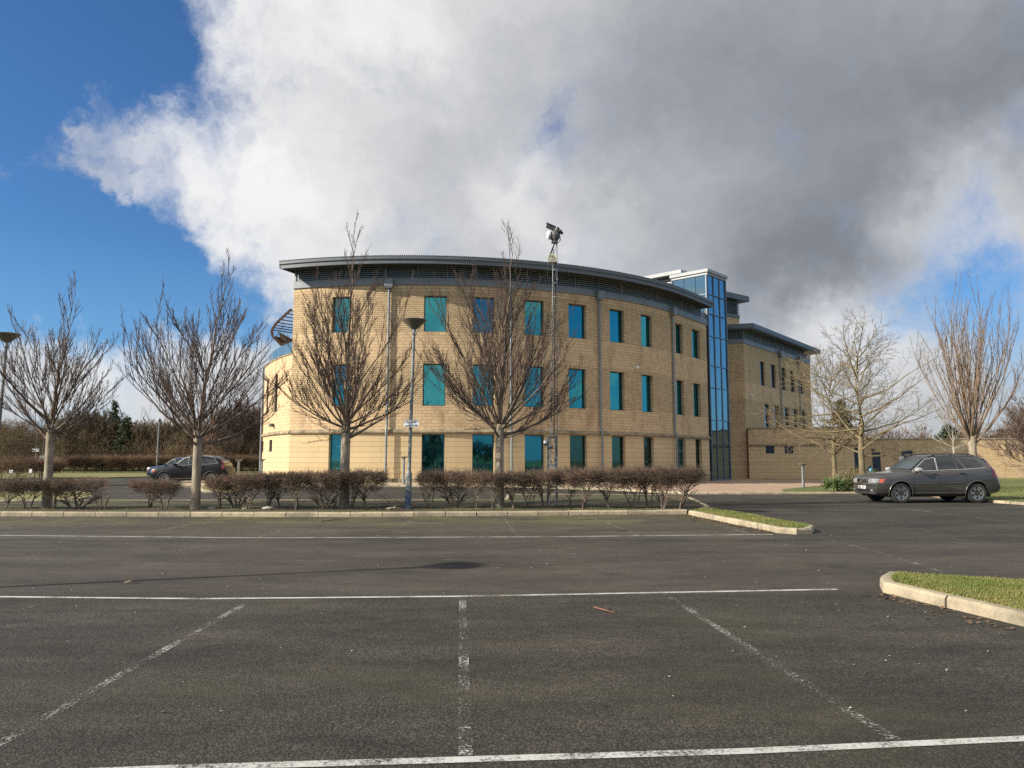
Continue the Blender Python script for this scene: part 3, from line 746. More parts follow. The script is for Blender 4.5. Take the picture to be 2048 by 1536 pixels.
# roof with standing ribs, eaves fascia, soffit
EO = 1.30
TE_L, TE_R = theta(559, 530, RW + EO), theta(1428, 618, RW + EO)
mb = MB()
sweep(mb, [(EO - .10, 14.06), (EO - .02, 14.06), (EO - .02, 14.30), (EO + .06, 14.34), (EO + .06, 14.52), (EO - .10, 14.52)], TE_L, TE_R, 1.2)
for t, s in ((TE_L, 1), (TE_R, -1)):     # barge ends
    p, q = PM(t, 14.30, EO), PM(t, 14.42, -4); mb.beam(p, q, .10, .42)
build('fascia', mb, M['fascia'], BASE)
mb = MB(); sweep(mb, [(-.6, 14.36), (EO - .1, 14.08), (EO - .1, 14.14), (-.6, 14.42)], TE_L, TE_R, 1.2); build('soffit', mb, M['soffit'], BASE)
mb = MB(); prev = None; nrib = int((TE_R - TE_L) / .30)
for i in range(nrib * 4 + 1):
    t = TE_L + (TE_R - TE_L) * i / (nrib * 4); up = (.0, .045, .045, 0)[i % 4]
    r = mb.add([PM(t, 14.53 + up, EO + .08), PM(t, 14.60 + up, EO - .8), PM(t, 15.2 + up, -7)])
    if prev:
        for k in range(2): mb.face((prev[k], r[k], r[k + 1], prev[k + 1]))
    prev = r
sweep(mb, [(EO + .0, 14.50), (EO + .05, 14.525), (-7, 15.18)], TE_L, TE_R, 2, caps=False)
build('roof', mb, M['roofm'], BASE)
# unseen rear wall and link to the side wing, added to shade the gable
mb = MB(); sweep(mb, [(-12.2, ZB), (-12, ZB), (-12, 15.2), (-12.2, 15.2)], TH_L, TH_R, 4); sweep(mb, [(-12, 15.1), (-6.9, 15.1), (-6.9, 15.2), (-12, 15.2)], TH_L, TH_R, 4); build('unseen_rear_wall', mb, M['course'], BASE)
mb = MB(); mb.prism([(8, 67.5), (16.0, 66.5), (20.2, 71.6), (21.5, 80), (8, 80)], ZB, 13.6); build('unseen_link_block', mb, M['course'], BASE)
# rainwater pipes with hopper heads
def downpipe(P, t, ztop, zbot, rz, r=.075, out=.13):
    mb = MB(); q = P(t, 0, out); Ml = lambda z: Vector((q.x, q.y, z))
    mb.tube([Ml(ztop - .1), Ml(3.75)], r, 10); q2 = P(t, 0, out + .13)
    mb.tube([Ml(3.76), Vector((q2.x, q2.y, 3.42)), Vector((q2.x, q2.y, 3.2)), Vector((q2.x, q2.y, zbot))], [r, r, r, r], 10)
    for z in (11., 8.8, 6.6, 4.6): mb.tube([Ml(z), Ml(z + .1)], r + .018, 10)
    for z in (2.4, 1.2): mb.tube([Vector((q2.x, q2.y, z)), Vector((q2.x, q2.y, z + .1))], r + .018, 10)
    p = build('downpipe', mb, M['steel'], BASE, 40)
    hb = MB(); h = P(t, 0, .21)
    a = [(h.x, h.y)]; n = 4
    c = Vector((h.x, h.y, ztop - .02)); Mx = Matrix.Translation(c) @ Matrix.Rotation(rz, 4, 'Z')
    lo = [(-.19, -.15, -.32), (.19, -.15, -.32), (.19, .15, -.32), (-.19, .15, -.32)]; hi = [(-.28, -.20, .32), (.28, -.20, .32), (.28, .2, .32), (-.28, .2, .32)]
    i = hb.add([Mx @ Vector(v) for v in lo]); mid = hb.add([Mx @ Vector((x, y, -.18)) for x, y, z in hi]); j = hb.add([Mx @ Vector(v) for v in hi])
    for r0, r1 in ((i, mid), (mid, j)):
        for k in range(4): hb.face((r0[k], r0[(k + 1) % 4], r1[(k + 1) % 4], r1[k]))
    hb.face(i[::-1]); hb.face(j)
    build('hopper', hb, M['steel'], p)
for px, yy in ((777, 700), (1021, 700), (1198.5, 760), (1345, 770)):
    t = theta(px, yy); downpipe(PM, t, 13.02, ZB, R_(min(t, TS)))
def dome_camera(p, nrm):
    mb = MB(); mb.box(p + nrm * .05, (.12, .12, .16), math.atan2(nrm.y, nrm.x)); mb.lathe([(.02, -.16), (.10, -.12), (.12, -.03), (.10, .04), (.02, .07)], p + nrm * .20 + Vector((0, 0, -.02)), 12)
    mb.beam(p + nrm * .05, p + nrm * .2, .04); build('security_camera', mb, M['white'], BASE, 50)
t = theta(1271, 742); dome_camera(PM(t, 8.25), Vector((math.sin(R_(t)), -math.cos(R_(t)), 0)))

# ---- low curved wing at the left end
a0 = PM(TH_L, 0, -.02); LW0, LW1, LW2 = Vector((a0.x - .0, a0.y, 0)), Vector((-17.0, 52.2, 0)), Vector((-18.9, 56.6, 0))
LN = (LW1 - LW0).length + (LW2 - LW1).length
def PL(u, z, o=0):
    t = u / LN; p = LW0 * (1 - t) ** 2 + LW1 * 2 * t * (1 - t) + LW2 * t * t; d = ((LW1 - LW0) * (1 - t) + (LW2 - LW1) * t).normalized()
    n = Vector((-d.y, d.x, 0)); return Vector((p.x + n.x * o, p.y + n.y * o, z))
def PLr(u, z, o=0): return PL(LN - u, z, o)        # left to right as seen
def u_at(px):
    best = min((abs((PLr(k * LN / 400, 0).x / PLr(k * LN / 400, 0).y) - ray(px, 830)[0] / ray(px, 830)[1]), k * LN / 400) for k in range(401)); return best[1]
lops = [(u_at(532), u_at(535.5), 4.9, 7.5), (u_at(548), u_at(553.5), 4.9, 7.5), (u_at(526), u_at(529), 2.15, 2.95), (u_at(540.5), u_at(546), 2.15, 2.95)]
mb = MB(); ZL = 8.55
wall(mb, PLr, [0, LN], [ZB, Z_STR, ZL], lops, 1., lambda z: 0 if z < Z_STR else 1, .6, .2)
build('curved_wing_wall', mb, [M['ashlar'], M['block']], BASE)
for i, (a, b, z0, z1) in enumerate(lops): window(PLr, a, b, z0, z1, BASE, .2, .04, mpane=M['wing_glass'], label='narrow slot window in the low wing')
mb = MB(); sweep(mb, [(-.02, 3.22), (.12, 3.26), (.14, 3.34), (.05, 3.50), (-.02, 3.52)], 0, LN, .6, P=PLr)
build('string_course', mb, M['course'], BASE)
mb = MB(); sweep(mb, [(-.35, ZL), (.05, ZL), (.07, ZL + .1), (-.35, ZL + .14)], 0, LN, .6, P=PLr)
build('wing_coping', mb, M['course'], BASE)
mb = MB(); q = PLr(.05, 0, .12); mb.tube([(q.x, q.y, -.2), (q.x, q.y, ZL)], .08, 8); 
build('downpipe', mb, M['steel'], BASE, 40)
mb = MB()
for k in range(4):
    u0, u1 = LN * k / 4 + .03, LN * (k + 1) / 4 - .03
    mb.quad(PLr(u0, ZL + .1, -.25), PLr(u1, ZL + .1, -.25), PLr(u1, ZL + .95, -.25), PLr(u0, ZL + .95, -.25))
build('glass_balustrade', mb, M['clear_glass'], BASE)
mb = MB()
q = PLr(LN * .55, 3.95, .1); mb.box(q, (.5, .2, .22), R_(60)); mb.beam(q + Vector((.3, -.2, 0)), q + Vector((1.2, -1.3, .05)), .04); build('floodlight', mb, M['steel_dk'], BASE)
# slatted sunshade over the roof terrace
S0 = A(583, 650, 54.0); SP = [(583, 618), (551, 648), (543, 662), (545, 672), (562, 690), (584, 684)]
E0 = [A(x, y, 53.0) for x, y in SP]; E1 = [p + Vector((5.5, 6.5, 0)) for p in E0]
mb = MB()
for a, b in zip(E0, E0[1:]): mb.beam(a, b, .10, .16)
build('sunshade_frame', mb, M['brown_wood'], BASE)
mb = MB()
def slats(p0, p1, q0, q1, n, w):
    for i in range(n):
        t = (i + .5) / n; a = p0.lerp(p1, t); b = a + (q0 - p0); mb.beam(a, b, w, .05)
for seg, n in ((0, 5), (1, 3)):
    for i in range(n):
        t = (i + .5) / n; a = E0[seg].lerp(E0[seg + 1], t); mb.beam(a, a + (E1[0] - E0[0]), .13, .05)
build('sunshade_slats', mb, M['brown_wood'], BASE)
mb = MB()
for seg in (3, 4): mb.quad(E0[seg], E0[seg + 1], E0[seg + 1] + (E1[0] - E0[0]), E0[seg] + (E1[0] - E0[0]))
mb.face(mb.add([E0[2] + Vector((.4, .4, 0)), E0[3] + Vector((.4, .4, 0)), E0[4] + Vector((.4, .4, 0)), E0[5] + Vector((.4, .4, 0))]))
build('sunshade_soffit', mb, M['brown_wood'], BASE)
# roof terrace block behind, so the low wing has a building behind it
mb = MB(); mb.prism([(-15.0, 51.0), (-5, 52), (-5, 75), (-12, 75), (-17.6, 57.5)], ZB, ZL - .3); build('terrace_floor', mb, M['course'], BASE)

# ---- glass stair tower
def face_frame(p0, p1):
    d = (p1 - p0); L = d.length; d = d.normalized(); n = Vector((d.y, -d.x, 0)); return d, n, L
TC = A(1424.5, 957, 63.6); TC.z = 0; TE = A(1461.5, 957, 66.1); TE.z = 0
td, tn, tL = face_frame(TC, TE)
TB = TC - tn * 0 + Vector((-td.y, td.x, 0)) * 3.4    # left back corner
TD = TE + (TB - TC)
ztow = A(1418, 549, 63.6).z; zt2 = A(1418, 538, 63.6).z
lev = [-.25] + [A(1422, y, 63.6).z for y in (884.6, 840, 775, 730.5, 671, 626.6, 587.6)] + [ztow]
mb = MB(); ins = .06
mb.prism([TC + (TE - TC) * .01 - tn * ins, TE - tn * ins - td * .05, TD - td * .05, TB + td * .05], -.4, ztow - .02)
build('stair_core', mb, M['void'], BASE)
tw = MB()
for a, b in zip(lev, lev[1:]):
    for k in range(3):
        u0 = tL * k / 3 + .03; u1 = tL * (k + 1) / 3 - .03
        p = [TC + td * u0 - tn * .03, TC + td * u1 - tn * .03]
        jit = random.Random(int(a * 100) + k).uniform(-.016, .016)
        tw.quad((p[0].x, p[0].y, a + .03), (p[1].x, p[1].y, a + .03), (p[1].x + tn.x * jit, p[1].y + tn.y * jit, b - .03), (p[0].x, p[0].y, b - .03))
        if a > 13.5:
            ld = (TB - TC).normalized(); ln = Vector((ld.y, -ld.x, 0)) * -1
            w0, w1 = 3.4 * k / 3 + .03, 3.4 * (k + 1) / 3 - .03
            q = [TC + ld * w0 + td * .03, TC + ld * w1 + td * .03]
            tw.quad((q[1].x, q[1].y, a + .03), (q[0].x, q[0].y, a + .03), (q[0].x, q[0].y, b - .03), (q[1].x, q[1].y, b - .03))
build('tower_glazing', tw, M['tower_glass'], BASE)
mb = MB()
for k in range(4):
    p = TC + td * tL * k / 3; w = .13 if k in (0, 3) else .06
    mb.beam((p.x, p.y, -.35), (p.x, p.y, ztow), w, .12, up=tuple(td))
for z in lev[:-1]: mb.beam((TC.x, TC.y, max(z, -.2)), (TE.x, TE.y, max(z, -.2)), .12, .07 if z > 0 else .14)
p = TB; mb.beam((p.x, p.y, 12), (p.x, p.y, ztow), .12, .12)
mb.beam((TC.x, TC.y, lev[-2]), (TB.x, TB.y, lev[-2]), .12, .07)
mb.beam((TC.x - .03, TC.y + .02, 13), (TC.x - .03, TC.y + .02, ztow), .30, .10, up=tuple(tn))
build('tower_frame', mb, M['mullion'], BASE)
mb = MB(); ou = .12
def slab(c, z0, z1, o): return None
cor = [TC, TE, TD, TB]; cen = (TC + TE + TD + TB) / 4
def outset(o): return [p + (p - cen).normalized() * o for p in cor]
mb.prism(outset(.10), ztow, ztow + (zt2 - ztow) * .45); mb.prism(outset(.26), ztow + (zt2 - ztow) * .45, zt2)
build('tower_capping', mb, M['white_metal'], BASE)
# dark recess between the curved wall and the tower
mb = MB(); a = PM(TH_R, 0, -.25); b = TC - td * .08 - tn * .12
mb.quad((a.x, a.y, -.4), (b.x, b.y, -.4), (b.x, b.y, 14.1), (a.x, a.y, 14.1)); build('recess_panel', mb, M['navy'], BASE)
# ---- plant room on the roof
ld = (TB - TC).normalized()
PC = A(1362, 545, 66.5); pz = PC.z; PC.z = 0
pc = [PC, PC + td * 3.0, PC + td * 3.0 + ld * 9, PC + ld * 9]
def rel(o0, o1, o2, o3): return [PC + td * o0 + ld * o1, PC + td * o2 + ld * o1, PC + td * o2 + ld * o3, PC + td * o0 + ld * o3]
mb = MB(); mb.prism(rel(0, 0, 3.2, 9), pz - .02, pz + .30); build('plant_room_roof', mb, M['white_metal'], BASE)
mb = MB(); mb.prism(rel(.75, .75, 3.1, 8.6), 14.0, pz - .03); build('plant_room_wall', mb, M['steel_dk'], BASE)
mb = MB()
for k in range(3):
    o = .9 + k * 2.5
    for j in range(9):
        z = pz - 2.2 + j * .235
        p = PC + td * .70 + ld * o; q = PC + td * .70 + ld * (o + 2.2); mb.beam((p.x, p.y, z), (q.x, q.y, z), .03, .11)
    p = PC + td * .68 + ld * (o - .12); mb.beam((p.x, p.y, pz - 2.5), (p.x, p.y, pz - .05), .14, .10, up=tuple(td))
p = PC + td * .7 + ld * .75
for j in range(9):
    z = pz - 2.2 + j * .235; q = PC + td * 2.9 + ld * .70; p = PC + td * 1.0 + ld * .70; mb.beam((p.x, p.y, z), (q.x, q.y, z), .03, .10)
build('plant_room_louvres', mb, M['white_metal'], BASE)
# ---- set back top storey seen right of the tower
b0 = A(1440, 640, 73.5); b1 = A(1478.5, 640, 75.5); zz0 = A(1478, 650, 75).z; zl0 = A(1478, 629, 75).z; zl1 = A(1478, 604, 75).z
P0 = Vector((b0.x, b0.y, 0)); P1 = Vector((b1.x, b1.y, 0)); dd, nn, LL = face_frame(P0, P1); bk = -nn * 6
def rect(e, f=0): return [P0 - dd * e + nn * e, P1 + dd * e + nn * e, P1 + dd * e + bk, P0 - dd * e + bk]
mb = MB(); mb.prism(rect(0), 10, zl0, mi=0); 
for i in range(len(mb.f)):
    pass
mb.uv = [[(0, 0), (4, 0), (4, 4), (0, 4)] for f in mb.f]
build('upper_storey_wall', mb, M['brick'], BASE)
mb = MB(); mb.prism(rect(.04), zl0 - .35, zl0 + .05); mb.prism(rect(-.1), zl0 + .05, zl1 + .1)
for j in range(7):
    z = zl0 + .18 + j * (zl1 - zl0 - .2) / 7; p = P0; q = P1 - dd * .05; mb.beam((p.x + nn.x * .01, p.y + nn.y * .01, z), (q.x + nn.x * .01, q.y + nn.y * .01, z), .14, .05)
mb.prism(rect(.75), zl1 + .1, zl1 + .65); build('upper_storey_roof', mb, M['fascia'], BASE)

# ---- right hand wing
WC = A(1490.5, 800, 70.9); WC.z = 0; WE = A(1622.5, 800, 87.0); WE.z = 0; WLf = A(1452, 800, 71.4); WLf.z = 0
wd, wn, wL = face_frame(WC, WE)
def PW(u, z, o=0): p = WC + wd * u + wn * o; return Vector((p.x, p.y, z))
def uw(px):
    d = ray(px, 800); k = d[0] / d[1]; return (k * WC.y - WC.x) / (wd.x - k * wd.y)
zwt = A(1490.5, 686, 70.9).z
wops = []
for x0, x1 in ((1522, 1531.5), (1544, 1553), (1565, 1573), (1583, 1590.5), (1601, 1608)):
    wops.append((uw(x0), uw(x1), 8.95, 11.4))
for x0, x1 in ((1527.5, 1538), (1547.5, 1557.5), (1568, 1577), (1586, 1594), (1603, 1610)):
    wops.append((uw(x0), uw(x1), 4.55, 7.1))
def wzone(z):
    if z < 2.75: return 0
    if z < 4.5: return 1
    if z < 7.3: return 2
    if z < 8.9: return 1
    return 2
mb = MB(); zsl = [-.6, 2.75, 4.5, 7.3, 8.9, zwt]
wall(mb, PW, [0, wL], zsl, wops, 1., wzone, 50, .26)
gd = (WC - WLf); gL = gd.length; gd.normalize()
def PG(u, z, o=0): p = WLf + gd * u; return Vector((p.x, p.y, z))
wall(mb, PG, [0, gL], zsl, [], 1., wzone, 50)
build('side_wing_wall', mb, [M['ashlar'], M['block'], M['brick']], BASE)
for a, b, z0, z1 in wops: window(PW, a, b, z0, z1, BASE, .26, mpane=M['wing_glass'], label='tall narrow side wing window')
far = WE - wn * 9; farl = WLf - wn * 9
def wpoly(o): return [WLf + Vector((0, -o, 0)), WC + Vector((.3 * o, -o, 0)) + wn * o * .4, WE + wn * o + wd * o, far + wd * o, farl]
mb = MB(); mb.prism(wpoly(.06), zwt, zwt + .42); build('sill_band', mb, M['steel'], BASE)
mb = MB(); mb.prism(wpoly(-.35), zwt + .4, zwt + 1.3); build('plenum', mb, M['void'], BASE)
mb = MB()
for j in range(8):
    z = zwt + .50 + j * .10
    mb.beam(PW(0.05, z, -.03), PW(wL - .05, z, -.03), .09, .05); mb.beam(PG(0, z), PG(gL, z), .09, .05)
for k in range(10):
    mb.box(PW(wL * k / 9.0, zwt + .85, -.03), (.12, .12, .95), math.atan2(wd.y, wd.x))
build('wing_louvres', mb, M['steel'], BASE)
mb = MB(); ze = A(1497, 661, 70.).z
mb.prism(wpoly(.95), zwt + 1.22, zwt + 1.30); mb.prism(wpoly(1.0), zwt + 1.303, zwt + 1.72); build('wing_roof', mb, M['fascia'], BASE)
for px in (1560.5, 1598): 
    u = uw(px); downpipe(PW, u, zwt + .05, 2.9, math.atan2(wd.y, wd.x), out=.14)
dome_camera(A(1500, 790, 70.4), Vector((.6, -.8, 0)))
# single storey block in front of the wing
S0 = A(1499, 950, 70.2); S0.z = 0; S1 = A(1733, 950, 68.2); S1.z = 0
sdv, sn, sL = face_frame(S0, S1)
def PS(u, z, o=0): p = S0 + sdv * u + sn * o; return Vector((p.x, p.y, z))
def us(px):
    d = ray(px, 900); k = d[0] / d[1]; return (k * S0.y - S0.x) / (sdv.x - k * sdv.y)
zpar = A(1520, 857, 69.8).z; zst = A(1520, 891, 69.8).z
sops = [(us(1531.5), us(1548.5), A(1540, 907, 69.9).z, zst - .03), (us(1569.5), us(1586.5), A(1570, 907, 69.9).z, zst - .03), (us(1708), us(1725), -.32, 2.6)]
mb = MB(); wall(mb, PS, [0, sL], [-.7, zst, zpar], sops, 1., lambda z: 0 if z < zst else 1, 50, .15)
e = S1 - sn * 5
mb.quad((S1.x, S1.y, -.7), (e.x, e.y, -.7), (e.x, e.y, zpar), (S1.x, S1.y, zpar), uv=[(0, 0), (5, 0), (5, 4), (0, 4)], mi=0)
mb.quad(PS(-.0, -.7, -3), PS(0, -.7), PS(0, zpar), PS(0, zpar, -3), uv=[(0, 0), (3, 0), (3, 4), (0, 4)], mi=1)
build('single_storey_wall', mb, [M['ashlar'], M['block']], BASE)
mb = MB(); mb.beam(PS(-.05, zst + .05, 0), PS(sL + .05, zst + .05, 0), .18, .16); mb.beam(PS(-.05, zpar + .04, -.12), PS(sL + .05, zpar + .04, -.12), .36, .10)
mb.prism([PS(0, 0, -.2), PS(sL, 0, -.2), PS(sL, 0, -5), PS(0, 0, -5)], zpar - .3, zpar - .02); build('parapet', mb, M['course'], BASE)
for a, b, z0, z1 in sops[:2]:
    mb = MB(); c = PS((a + b) / 2, (z0 + z1) / 2, -.10); rz = math.atan2(sdv.y, sdv.x)
    mb.box(c, (b - a, .06, z1 - z0), rz)
    for j in range(8): mb.beam(PS(a + .02, z0 + (j + .5) * (z1 - z0) / 8, -.06), PS(b - .02, z0 + (j + .5) * (z1 - z0) / 8, -.06), .05, .03)
    build('vent', mb, M['navy'], BASE)
a, b, z0, z1 = sops[2]
dr = window(PS, a, b, z0, z1, BASE, .15, .10, mpane=M['navy'], mframe=M['navy'], bars=(.66,), label='navy service door with white notices', sill=False); dr.name = 'door'
mb = MB(); mb.box(PS(b - .18, 1.35, .02), (.26, .02, .75), rz); build('notice', mb, M['white'], dr)
mb = MB(); mb.beam(PS(0, -.33, .01), PS(a - .05, -.33, .01), .1, .25); build('plinth', mb, M['course'], BASE)

# ------------------------------------------------------------------ boundary wall at the right
def wall_thing(name, label, p, q, h, t, parts=True):
    o = thing(name, label, 'wall', (p.x, p.y, 0), math.atan2(q.y - p.y, q.x - p.x)); L = (q - p).length
    mb = MB()
    for y0, s in ((0, 1), (t, -1)):
        qd = [(0, y0, -.7), (L, y0, -.7), (L, y0, h), (0, y0, h)]; uv = [(0, -.7), (L, -.7), (L, h), (0, h)]
        if s < 0: qd = qd[::-1]; uv = uv[::-1]
        mb.quad(*qd, uv=uv)
    mb.quad((0, t, -.7), (0, 0, -.7), (0, 0, h), (0, t, h), uv=[(0, 0), (t, 0), (t, h), (0, h)])
    build('wall_face', mb, M['block'], o)
    mb = MB(); mb.box((L / 2, t / 2, h + .05), (L + .1, t + .14, .12), bev=.02); build('coping', mb, M['kerb'], o); return o
hw = A(1900, 879, 73.2).z
wt = wall_thing('boundary_wall', 'long buff stone boundary wall behind the lawn, half in shade', Vector((S1.x + .15, 73.6, 0)), Vector((80, 72.6, 0)), hw, .4)
# openings and notices on the shaded part
def on_wall(px, py, w, h, mat, name, t=.05):
    p = A(px, py, 73.45); mb = MB(); mb.box((p.x - wt.location.x, -.02, p.z), (w, t, h)); return build(name, mb, mat, wt)
on_wall(1754, 925, .75, 2.0, M['navy'], 'doorway'); on_wall(1815, 922, 1.0, 2.0, M['navy'], 'gate_panel', .08); on_wall(1803, 917, .45, .42, M['white'], 'notice', .12)
on_wall(1863, 891, .16, .10, M['void'], 'vent')
mb = MB(); p = A(1748, 899, 73.3); mb.box((p.x - wt.location.x, -.10, p.z), (.25, .2, .2), bev=.03); build('floodlight', mb, M['steel_dk'], wt)
# ------------------------------------------------------------------ trees and shrubs
def tubes_mesh(name, lines, k, mat):
    """one mesh of many tapering shoots; lines = [(points, radii)]"""
    groups = {}
    for p, r in lines: groups.setdefault(len(p), []).append((p, r))
    V = []; Fq = []; base = 0
    ca = np.cos(2 * np.pi * np.arange(k) / k); sa = np.sin(2 * np.pi * np.arange(k) / k)
    for N, L in groups.items():
        P = np.array([l[0] for l in L], float); Rr = np.array([l[1] for l in L], float)
        T = np.empty_like(P); T[:, 1:-1] = P[:, 2:] - P[:, :-2]; T[:, 0] = P[:, 1] - P[:, 0]; T[:, -1] = P[:, -1] - P[:, -2]
        T /= np.linalg.norm(T, axis=2, keepdims=True) + 1e-9
        ax = P[:, -1] - P[:, 0]; ref = np.where((np.abs(ax[:, 2]) > .8 * np.linalg.norm(ax, axis=1))[:, None], np.array([1., .3, 0]), np.array([0, 0, 1.]))[:, None, :]
        X = np.cross(T, ref); X /= np.linalg.norm(X, axis=2, keepdims=True) + 1e-9
        Y = np.cross(X, T)
        ring = P[:, :, None, :] + Rr[:, :, None, None] * (X[:, :, None, :] * ca[None, None, :, None] + Y[:, :, None, :] * sa[None, None, :, None])
        m = len(L); V.append(ring.reshape(-1, 3))
        idx = base + np.arange(m * N * k).reshape(m, N, k)
        a = idx[:, :-1, :]; b = np.roll(a, -1, axis=2); d = idx[:, 1:, :]; c = np.roll(d, -1, axis=2)
        Fq.append(np.stack([a, b, c, d], -1).reshape(-1, 4)); base += m * N * k
    V = np.concatenate(V); F = np.concatenate(Fq)
    me = bpy.data.meshes.new(name); me.vertices.add(len(V)); me.vertices.foreach_set('co', V.ravel())
    me.loops.add(F.size); me.loops.foreach_set('vertex_index', F.ravel().astype(np.int32))
    me.polygons.add(len(F)); me.polygons.foreach_set('loop_start', np.arange(len(F), dtype=np.int32) * 4)
    me.polygons.foreach_set('loop_total', np.full(len(F), 4, np.int32)); me.polygons.foreach_set('use_smooth', np.ones(len(F), bool))
    me.materials.append(mat); me.update(calc_edges=True); return me
def cards_mesh(name, C, U, Vv, mat):
    """many leaf-sized blades: centres C, half axes U and V"""
    n = len(C); P = np.stack([C - U * .25, C + Vv * .9 - U, C + U * .25 + Vv * 2, C + Vv * .9 + U], 1).reshape(-1, 3)
    me = bpy.data.meshes.new(name); me.vertices.add(4 * n); me.vertices.foreach_set('co', P.ravel())
    me.loops.add(4 * n); me.loops.foreach_set('vertex_index', np.arange(4 * n, dtype=np.int32))
    me.polygons.add(n); me.polygons.foreach_set('loop_start', np.arange(n, dtype=np.int32) * 4); me.polygons.foreach_set('loop_total', np.full(n, 4, np.int32))
    me.materials.append(mat); me.update(calc_edges=True); return me
class Grow:
    def __init__(s, seed): s.r = random.Random(seed); s.limb = []; s.twig = []
    def path(s, p, d, L, n, up=0., wob=.1, sag=0.):
        r = s.r; pts = [tuple(p)]; x, y, z = p; dx, dy, dz = d; st = L / n
        for i in range(n):
            dx += r.gauss(0, wob); dy += r.gauss(0, wob); dz += r.gauss(0, wob) + up - sag * (i / n)
            l = math.sqrt(dx * dx + dy * dy + dz * dz); dx /= l; dy /= l; dz /= l
            x += dx * st; y += dy * st; z += dz * st; pts.append((x, y, z))
        return pts
    def off(s, d, ang, az=None, upb=0.):
        d = Vector(d).normalized(); u = d.orthogonal().normalized(); v = d.cross(u)
        az = s.r.uniform(0, 2 * PI) if az is None else az
        q = d * math.cos(ang) + (u * math.cos(az) + v * math.sin(az)) * math.sin(ang); q.z += upb
        return q.normalized()
    def at(s, pts, t):
        f = t * (len(pts) - 1); i = min(int(f), len(pts) - 2); a, b = Vector(pts[i]), Vector(pts[i + 1]); return a.lerp(b, f - i), (b - a)
    def rad(s, n, a, b): return [a + (b - a) * (i / n) ** .8 for i in range(n + 1)]
    def ramify(s, pts, L, spec, lev=0):
        """spec: per level (count, t0, angle, length ratio, up, r0, r1, nseg, wob)"""
        if lev >= len(spec): return
        cnt, t0, ang, lr, up, r0, r1, ns, wob = spec[lev]; r = s.r
        cnt = max(1, int(cnt * r.uniform(.75, 1.25)))
        for i in range(cnt):
            t = t0 + (1 - t0) * (i + r.random()) / cnt; t = min(t, .985)
            p, d = s.at(pts, t); q = s.off(d, ang * r.uniform(.7, 1.3), None, up * .6)
            l = L * lr * (1.15 - .6 * t) * r.uniform(.6, 1.25)
            c = s.path(p, q, l, ns, up / ns, wob); s.twig.append((c, s.rad(ns, r0, r1))); s.ramify(c, l, spec, lev + 1)
def tree_obj(name, label, loc, g, trunk_pts, trunk_r, mats, group=None, cat='tree', rz=0):
    o = thing(name, label, cat, loc, rz, group)
    mb = MB(); mb.tube(trunk_pts, trunk_r, 14); build('trunk', mb, mats[0], o, 60)
    cr = put('crown', tubes_mesh('crown', g.twig, 3, mats[1]), o)
    if g.limb: put('limb', tubes_mesh('limb', g.limb, 7, mats[2] if len(mats) > 2 else mats[1]), cr)
    return o
def street_tree(seed, H, hc, W, tr=.135, lean=(0, 0), npr=30, low=.62, thick=1., spec=None):
    g = Grow(seed); r = g.r
    tp = [(0, 0, -.1), (.004, 0, .12), (.0, .01, hc * .5), (.01, -.01, hc * .93), (.0, 0, hc + .15)]
    trr = [tr * 1.35, tr * 1.08, tr * .95, tr * .98, tr * .95]
    # leader: rises out of the fork to the top
    n = 14; lead = []
    for i in range(n + 1):
        t = i / n; lead.append((lean[0] * t ** 1.3 + (r.gauss(0, .022) if i > 1 else 0), lean[1] * t + (r.gauss(0, .035) if i > 1 else 0), hc + (H - hc) * t))
    g.limb.append((lead, [tr * .55 * (1 - i / n) ** 1.25 + .006 for i in range(n + 1)]))
    fine = [(8, .20, .46, .36, .34, .0078 * thick, .004, 5, .05), (3.2, .22, .6, .42, .22, .0048 * thick, .0034, 3, .09)]
    spec = spec or [(9, .12, .42, .58, .42, .0150 * thick, .0055, 8, .035)] + fine
    for i in range(npr):
        f = i / npr; low_ = f < low
        az = i * 2.39996 + r.uniform(-.4, .4)
        if f < low * .55: ang = r.uniform(52, 80); p = Vector((0, 0, hc + r.uniform(-.35, .2)))
        elif low_: ang = r.uniform(20, 50); p = Vector((0, 0, hc + r.uniform(-.15, .5)))
        else: ang = r.uniform(16, 42); p, _ = g.at(lead, .06 + .45 * (f - low) / (1 - low))
        L = W * (1.08 + 1.15 * max(0, (75 - ang) / 75) ** 1.3) * r.uniform(.8, 1.12)
        if not low_: L = min(L, (H - p.z) * r.uniform(.50, .70))
        L = min(L, (H - hc) * .66); big = i % 4 == 0 and low_; ang = R_(ang)
        d = (math.cos(az) * math.sin(ang), math.sin(az) * math.sin(ang), math.cos(ang))
        c = g.path(p, d, L, 10, .055 if ang > R_(46) else .02, .045)
        r0 = ((.030 if big else .014) + .0075 * L) * r.uniform(.8, 1.2) * (1 if low_ else .7) * min(1, tr / .13)
        g.limb.append((c, g.rad(10, r0, .0055))); g.ramify(c, L, spec)
    for i in range(5):      # a few thin drooping shoots under the fork
        az = r.uniform(0, 6.28); c = g.path((0, 0, hc - r.uniform(0, .3)), (math.cos(az), math.sin(az), -.02), W * r.uniform(.35, .7), 6, .01, .10); g.twig.append((c, g.rad(6, .009, .004))); g.ramify(c, W * .5, fine)
    g.ramify(lead[3:], (H - hc) * .6, [(13, .05, .38, .46, .35, .013, .005, 7, .04)] + fine)
    return g, tp, trr
Z0 = .10
TM = (M['bark_pale'], M['twig'], M['bark'])
